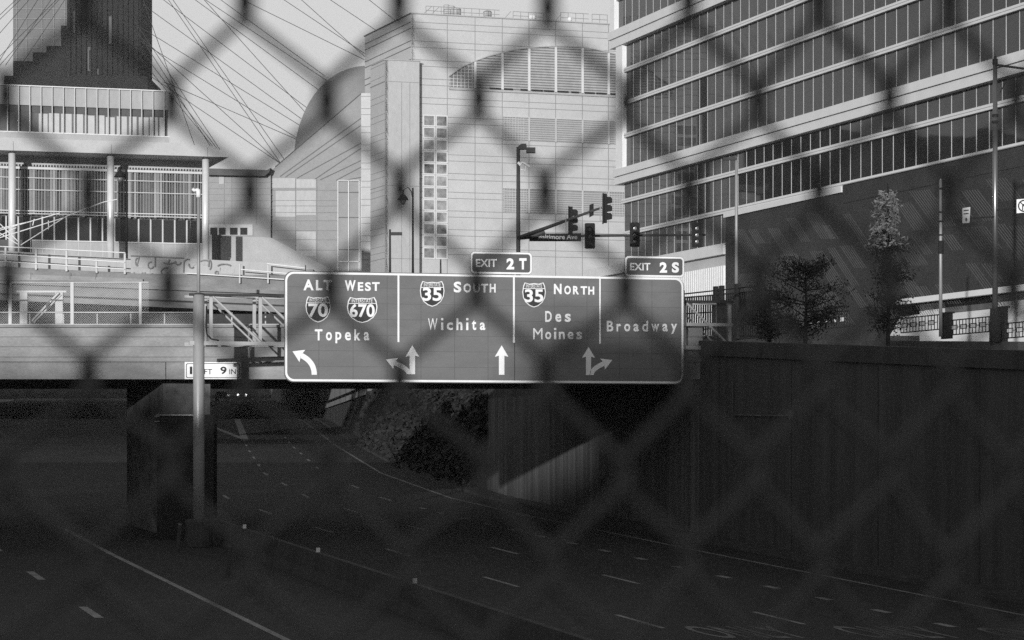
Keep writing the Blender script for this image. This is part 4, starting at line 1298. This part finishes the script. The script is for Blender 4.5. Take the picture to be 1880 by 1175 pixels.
q = MB(); q.ppoly(F_, [(1082, 376), (1090, 373.5), (1090, 395), (1082, 399)], -.03, .03); q.build('plate', M['black'], e)
q = MB(); q.tube([F_.Pt(1086, 386), F_.Pt(1086, 389, -.3)], .03, 6); q.build('clamp', M['steel'], e)

def pole(px, Y, y0, y1, r, m, label, name='light_pole', cat='light pole', arm=None, parts=()):
    F = Fr(px, Y); e = thing(name, label, cat, F.Pt(px, y1))
    q = MB(); q.tube([F.Pt(px, y1), F.Pt(px, y0)], [r * 1.15, r * .85], 14); q.build('pole', M[m], e, smooth=True)
    if arm:
        q = MB(); q.tube([F.Pt(*a) for a in arm], r * .5, 8); q.build('arm', M['steel_dark'], e)
    return e, F
e, F = pole(716, 175., 421, 520, .075, 'steel_dark', 'short dark light pole with a flat head beside the arena block')
q = MB(); q.pbox(F, 718, 738, 426, 431.5, -.15, .15); q.build('luminaire', M['steel_dark'], e)
e, F = pole(809, 185., 476, 520, .06, 'steel_dark', 'stub of a dark pole below the arena windows', 'street_pole', 'pole')
e, F = pole(1352, 150., 288, 540, .085, 'steel', 'slim grey light pole at the left end of the podium')
q = MB(); q.pbox(F, 1328, 1353, 288.5, 293.5, -.12, .12); q.build('luminaire', M['steel_dark'], e)
e, F = pole(1727, 168., 331, 618, .1, 'steel', 'slim banded pole in front of the podium ribs', 'banner_pole', 'pole')
for y in (345, 388, 405, 430, 445):
    q = MB(); q.tube([F.Pt(1727 + .2, y), F.Pt(1727.2, y + 3)], .12, 12); q.build('band', M['black'], e)
q = MB(); q.tube([F.Pt(1727.3, 442), F.Pt(1727.3, 466)], .17, 12); q.build('sleeve', M['black'], e)
q = MB(); q.tube([F.Pt(1727, 332), F.Pt(1727, 328)], .05, 8); q.build('finial', M['steel'], e)
e, F = pole(1827, 160., 112, 628, .155, 'pole_dark', 'thick tall shiny street light pole with an arm leaving at top')
q = MB(); q.lathe(F.Pt(1827, 112), [(.16, -.2), (.16, .1), (.1, .16), (.06, .3)], 14); q.build('cap', M['black'], e)
q = MB(); q.tube([F.Pt(1827, 119, .1), F.Pt(1880, 126, .1), F.Pt(1960, 134, .1)], .07, 8); q.tube([F.Pt(1836, 170, .05), F.Pt(1850, 145, .05), F.Pt(1880, 132, .05)], .03, 6); q.build('arm', M['black'], e)
for y in (210, 222): 
    q = MB(); q.tube([F.Pt(1827, y), F.Pt(1827, y + 4)], .2, 12); q.build('clamp', M['black'], e)
q = MB(); q.tube([F.Pt(1826, 398, .1), F.Pt(1768, 401, .1)], .05, 8); q.tube([F.Pt(1828, 386, .1), F.Pt(1868, 382, .1)], .05, 8); q.build('sign_arm', M['black'], e)
q = MB(); q.tube([F.Pt(1827, 628), F.Pt(1827, 566)], [.36, .3], 14); q.build('base', M['black'], e, smooth=True)
SF = Fr(1774, 159.)
e = thing('road_sign', 'small white rectangular sign with an arrow on the pole arm', 'road sign', SF.Pt(1774, 410))
q = MB(); q.ppoly(SF, [(1767, 382), (1781.5, 380), (1780, 409), (1767, 410)], -.03, .0); q.build('plate', M['panel_grey'], e)
q = MB(); 
for y in (385.5, 391.5): q.ppoly(SF, [(1769, y), (1778.5, y - .8), (1778.5, y + 1.6), (1769, y + 2.4)], 0, .005)
q.ppoly(SF, [(1772.5, 400), (1775.5, 399.7), (1775.5, 403), (1777, 403), (1774, 407), (1771, 403.3), (1772.5, 403.2)], 0, .005); q.build('symbol', M['ink'], e)
SF = Fr(1877, 159.)
e = thing('no_right_turn_sign', 'white square no right turn sign at the right edge', 'road sign', SF.Pt(1877, 392))
q = MB(); q.ppoly(SF, [(1866.5, 366), (1894, 364), (1894, 389), (1866.5, 391.5)], -.03, 0); q.build('plate', M['white'], e)
q = MB()
n = 24; c = SF.Pt(1880, 378); 
def circ(r): return [(SF.u(1880) + r * math.cos(2*math.pi*k/n), SF.z(378, 0) + r * math.sin(2*math.pi*k/n)) for k in range(n)]
ring(q, SF, circ(.36), circ(.28), .006)
q.flat(SF, [SF.q(x, y) for x, y in ((1872, 371), (1873.5, 370), (1888, 385.5), (1886.5, 386.5))], .008)
q.flat(SF, [SF.q(x, y) for x, y in ((1876.5, 386), (1878.5, 386), (1878.5, 377), (1882, 377), (1882, 379.5), (1886.5, 375.5), (1882, 371.5), (1882, 374.5), (1876.5, 374.5))], .007)
q.build('symbol', M['ink'], e)

# ------------------------------------------------------------------ trees
def tree(px, Y, ybase, ytop, label, name, halfw, n, leaf, seed, sunlit_above=None, dense=1.0):
    F = Fr(px, Y); rs = random.Random(seed)
    e = thing(name, label, 'tree', F.Pt(px, ybase))
    b = F.Pt(px, ybase); t = F.Pt(px, ytop); h = t.z - b.z
    q = MB(); q.tube([b, b + Vector((.05, 0, h * .5)), t - Vector((0, 0, .1))], [.10, .06, .015], 8)
    tips = []
    for k in range(44):
        f = rs.uniform(.10, .98); an = rs.uniform(0, 6.28); ln = halfw(f) * rs.uniform(.6, 1.05)
        p0 = b + Vector((.03, 0, h * f * .92)); p1 = p0 + Vector((math.cos(an) * ln, math.sin(an) * ln, rs.uniform(.15, .5) * max(ln, .4)))
        q.tube([p0, p0.lerp(p1, .5) + Vector((0, 0, -.05)), p1], [.035, .02, .008], 5); tips.append((p0, p1))
    q.build('trunk', M['bark'], e)
    qs = (MB(), MB())
    for k in range(n):
        p0, p1 = rs.choice(tips); f = rs.uniform(.25, 1.08); c = p0.lerp(p1, f) + Vector((rs.gauss(0, .16), rs.gauss(0, .16), rs.gauss(0, .16)))
        s = leaf * rs.uniform(.5, 1.2)
        a = Vector((rs.gauss(0, 1), rs.gauss(0, 1), rs.gauss(0, 1))).normalized(); bb = a.orthogonal().normalized()
        d = qs[1] if (sunlit_above is not None and c.z > b.z + h * sunlit_above and rs.random() < min(.85, .25 + (c.z - b.z - h * sunlit_above) / h * 4)) else qs[0]
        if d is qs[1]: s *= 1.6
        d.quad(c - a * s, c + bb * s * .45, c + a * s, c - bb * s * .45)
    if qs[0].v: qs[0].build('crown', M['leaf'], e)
    if qs[1].v: qs[1].build('sunlit_leaves', M['leaf_sunlit'], e)
    return e
tree(1478, 112., 640, 472, 'wide bushy dark tree in front of the ribbed podium', 'bushy_tree', lambda f: 2.0 * math.sin(math.pi * min(1, f * .85 + .12)) ** .6, 5200, .070, 4)
tree(1630, 112., 640, 332, 'slender upright tree whose sunlit top is coloured as pale leaves', 'slender_tree', lambda f: .32 + 1.0 * (1.03 - f) ** .9, 4600, .075, 8, sunlit_above=.60)
tree(1412, 112., 640, 520, 'small dark tree beside the black bar fence', 'small_tree', lambda f: 1.4 * math.sin(math.pi * min(1, f * .8 + .15)) ** .6, 2300, .07, 14)

# ------------------------------------------------------------------ towers far left
TW = Fr(140, 620.0)
tw = thing('stepped_tower', 'dark stone tower with stepped setbacks far behind the hall', 'tower', TW.Pt(140, 300))
q = MB(); q.pbox(TW, 123, 258, -120, 180, -20, 0); q.pbox(TW, 112, 123.01, 47, 180, -18, -.5); q.pbox(TW, 85, 112.01, 84, 180, -17, -1); q.pbox(TW, 60, 85.01, 96, 180, -16, -1.5); q.pbox(TW, 24, 60.01, 112, 180, -15, -2)
q.pbox(TW, 8, 271, 139, 330, -22, 1.5); q.build('wall', M['tower'], tw)
q = MB()
for k in range(14):
    px = 128 + k * 9.6
    q.pbox(TW, px, px + 1.2, -120, 139, 0, .6)
q.build('pier', M['tower'], tw)
q = MB()
for px, y0, y1 in ((161, 86, 130), (164, 92, 128), (176, 126, 137), (135, 20, 60), (200, 30, 80)):
    q.pbox(TW, px, px + 5, y0, y1, .02, .1)  # paler strips painted for reflections on the dark tower face
q.build('window', M['louvre_back'], tw)
TG = Fr(70, 680.0)
gt_ = thing('glass_tower', 'pale glazed tower left of and behind the dark stepped tower', 'tower', TG.Pt(72, 300))
q = MB(); q.pbox(TG, 24, 124, -120, 300, -20, 0); q.build('wall', M['tower_glass'], gt_)
q = MB()
for px in (30, 48, 77, 98, 119): q.pbox(TG, px, px + .8, -120, 160, 0, .3)
for k in range(14): q.pbox(TG, 24, 124, -110 + k * 18, -109.3 + k * 18, 0, .25)
q.build('mullion', M['louvre'], gt_)

# ------------------------------------------------------------------ median barrier, delineators, cushion, cars
md = thing('median_barrier', 'long concrete median barrier with square reflectors on top', 'barrier', (xr(80) - 16, 80, zroad(80)))
q = MB(); pr = None
for k in range(22):
    y = 50 + k * 2.5; x = xr(y) - 16.3; z = zroad(y)
    r = [Vector((x + a, y, z + h)) for a, h in ((-.3, 0), (-.18, .3), (-.09, .85), (.09, .85), (.18, .3), (.3, 0))]
    if pr:
        for a in range(5): q.quad(pr[a], pr[a+1], r[a+1], r[a])
    pr = r
q.build('barrier', M['concrete_dark'], md)
for y in (73, 84.5, 96):
    x = xr(y) - 16.3; z = zroad(y) + .85
    q = MB(); q.box(Fr(HX, y), x - .06, x + .06, -.02, .02, z, z + .14); q.build('reflector', M['reflector'], md)
for px, y0, y1, lab in ((418, 1000, 1060, 'grey marker post left of the median barrier, the lower one'), (326, 960, 1015, 'grey marker post left of the median barrier, the higher one')):
    Yd = 35000 / (y1 - 650); F = Fr(px, Yd); e = thing('marker_post', lab, 'marker post', (F.Pt(px, y1).x, Yd, zroad(Yd)), 'marker posts by the median')
    q = MB(); q.tube([Vector((F.ox, Yd, zroad(Yd))), F.Pt(px + 5, y0)], .07, 10); q.build('post', M['steel_dark'], e)
    q = MB(); q.tube([F.Pt(px + 4.4, y0 + 4), F.Pt(px + 4.9, y0 + 1.5)], .075, 10); q.build('band', M['lens'], e)
CF = Fr(320, 102.5)
cu = thing('crash_cushion', 'dark crash cushion at the foot of the bridge pier', 'crash cushion', CF.W(CF.u(325), 0, zroad(102.5)))
q = MB(); q.ppoly(CF, [(288, 763), (392, 761), (392, 1010), (288, 1010)], -1.2, 0); q.build('body', M['black'], cu)
q = MB()
for y in (763.5, 773): q.pbox(CF, 283, 293, y, y + 1.6, 0, .03)
q.pbox(CF, 286, 360, 761, 763, -1.3, .05); q.build('trim', M['lens'], cu)

def car(x, y, rz, paint, label, lit):
    z = zroad(y)
    e = thing('car', label, 'car', (x, y, z), 'cars far along the highway')
    # built facing -Y at origin
    prof = [(-2.2, .35), (-2.25, .75), (-1.3, .95), (-.6, 1.42), (.9, 1.45), (1.7, 1.0), (2.2, .9), (2.25, .4)]
    q = MB(); F = Fr(HX, 1.0)
    def bodyv(p, s): return Vector((x + s, y + p[0], z + p[1]))
    i = len(q.v)
    for s in (-.9, .9):
        for p in prof: q.v.append(bodyv(p, s * (.86 if p[1] > 1.2 else 1)))
    n = len(prof)
    q.f.append(tuple(range(i, i+n))); q.f.append(tuple(range(i+n, i+2*n)))
    for k in range(n): q.f.append((i+k, i+(k+1) % n, i+n+(k+1) % n, i+n+k))
    q.build('body', paint, e)
    q = MB(); q.quad(*[Vector((x + a, y + b, z + c)) for a, b, c in ((-.75, -1.22, 1.0), (.75, -1.22, 1.0), (.66, -.62, 1.40), (-.66, -.62, 1.40))]); q.build('windscreen', M['glass'], e)
    for sx in (-1, 1):
        for yy in (-1.4, 1.4):
            q = MB(); q.tube([Vector((x + sx * .68, y + yy, z + .33)), Vector((x + sx * .92, y + yy, z + .33))], .33, 16); q.build('wheel', M['tyre'], e)
        q = MB(); c = Vector((x + sx * .62, y - 2.27, z + .72)); q.tube([c, c + Vector((0, -.05, 0))], .13, 12); q.build('headlight', M['lamp_on'] if lit else M['reflector'], e)
    return e
car(P(447, 0, 418)[0], 418, 0, M['car_pale'], 'oncoming car with both headlights lit', True)
car(P(560, 0, 395)[0] + 0, 395, 0, M['car'], 'dark car farther right than the one with lit headlights', False)
car(P(408, 0, 405)[0], 405, 0, M['car'], 'dark car farther left than the one with lit headlights', False)

# strings of small lights along the far cutting wall
# ------------------------------------------------------------------ unseen building behind the viewer, roof steps shaped to cast the road shade
SB_ = Fr(HX, -150.0)
sb = thing('shade_building', 'unseen stepped block behind the viewer, shaped to shade the road', 'office block', (-60, -150, -12))
for (x0, x1, h) in ((-100, -69.8, 35.5), (-69.79, -61.5, 33.0), (-61.49, -55.3, 33.5), (-55.29, -54.5, 35.0), (-54.49, -48.7, 37.0), (-48.69, -48.2, 40.5), (-48.19, -44.6, 49.5), (-44.59, -10, 40.6)):
    q = MB(); q.box(SB_, x0, x1, 0, 22, -14, h); q.build('block', M['concrete_dark'], sb)
q = MB()
for k in range(7):
    for j in range(22):
        q.box(SB_, -98 + j * 3.9, -96 + j * 3.9, -.12, -.02, -8 + k * 4.6, -5.6 + k * 4.6)
q.build('window', M['glass'], sb)

# blocks added farther left, seen only as reflections in the hotel glass
RB = Fr(HX, 318.0)
def refl(name, label, x0, x1, yy, dep, h, m):
    F = Fr(HX, yy); e = thing(name, label, 'building', ((x0 + x1) / 2, yy, 10))
    q = MB(); q.box(F, x0, x1, -dep, 0, 10, h); q.build('wall', M[m], e)
    q = MB(); q.box(F, x0 - .2, x1 + .2, -dep - .2, .2, h, h + .5); q.build('roof', M['concrete_dark'], e)
    q = MB()
    FS = Fr(HX + x1 / yy * FP, yy, (0.0001, 1))
    k = 3.
    while k < dep - 3:
        z = 14.
        while z < h - 3: q.box(FS, k, k + 1.6, .01, .06, z, z + 1.8); z += 3.6
        k += 4.
    q.build('window', M['glass'], e)
refl('dark_block', 'dark flat-roofed block out of view, added for the hotel glass reflections', -125, -84, 322, 16, 42, 'concrete_dark')
refl('pale_block', 'pale flat-roofed block out of view, added for the hotel glass reflections', -130, -86, 340, 18, 33, 'panel')
refl('tall_block', 'tall dark block out of view, added for the hotel glass reflections', -140, -88, 362, 30, 47, 'concrete_dark')

# ------------------------------------------------------------------ chain-link fence right before the viewer
FY = 1.33
cols = [-840, -700, -560, -420, -280, -130, 10, 160, 310, 455, 605, 735, 880, 1005, 1147, 1265, 1390, 1500, 1635, 1740, 1860, 1980, 2110, 2240, 2370, 2500, 2640, 2780]
c0 = cols.index(160)
def fp(px, py, d):
    v = P(px, py, FY); v.y += d; return v
nf = thing('chain_link_fence', 'dark chain-link fence close before the viewer, out of focus', 'fence', (0, FY, -1.0))
rows_ = range(-9, 13)
rs = random.Random(2)
jit = {}
q = MB()
for i in range(len(cols) - 1):
    pts_ = []; rad_ = []
    for r in rows_:
        y = 8 + 171.5 * r
        left = (i + r - c0) % 2 == 0
        kx = cols[i] if left else cols[i + 1]
        key = (i if left else i + 1, r)
        if key not in jit: jit[key] = (rs.uniform(-6, 6), rs.uniform(-7, 7))
        kx += jit[key][0]; y += jit[key][1]
        e_ = -3 if left else 3
        s = 1 if left else -1
        d = .0045 * s
        pts_ += [fp(kx - e_ * 4.6, y - 40, -d), fp(kx - e_ * .4, y - 24, -d * .8), fp(kx + e_ * 1.5, y, 0), fp(kx - e_ * .4, y + 24, d * .8), fp(kx - e_ * 4.6, y + 40, d)]; rad_ += [.0029, .0042, .0050, .0042, .0029]
    q.tube(pts_, rad_, 8)
q.build('wire', M['wire'], nf, smooth=True)

# ------------------------------------------------------------------ thin haze volume, added to lift the blacks
F = Fr(HX, -460.0)
q = MB(); q.box(F, -680, 680, -1560, 0, -22, 132)
hz = q.build('haze', M['black'])
hm = bpy.data.materials.new('haze'); hm.use_nodes = True
hn = hm.node_tree; hn.nodes.remove(hn.nodes['Principled BSDF'])
pv = hn.nodes.new('ShaderNodeVolumePrincipled')
pv.inputs['Color'].default_value = (.9, .9, .9, 1); pv.inputs['Density'].default_value = 0.00012
hn.links.new(pv.outputs[0], hn.nodes['Material Output'].inputs['Volume'])
hz.data.materials.clear(); hz.data.materials.append(hm)
struct(hz, 'stuff')
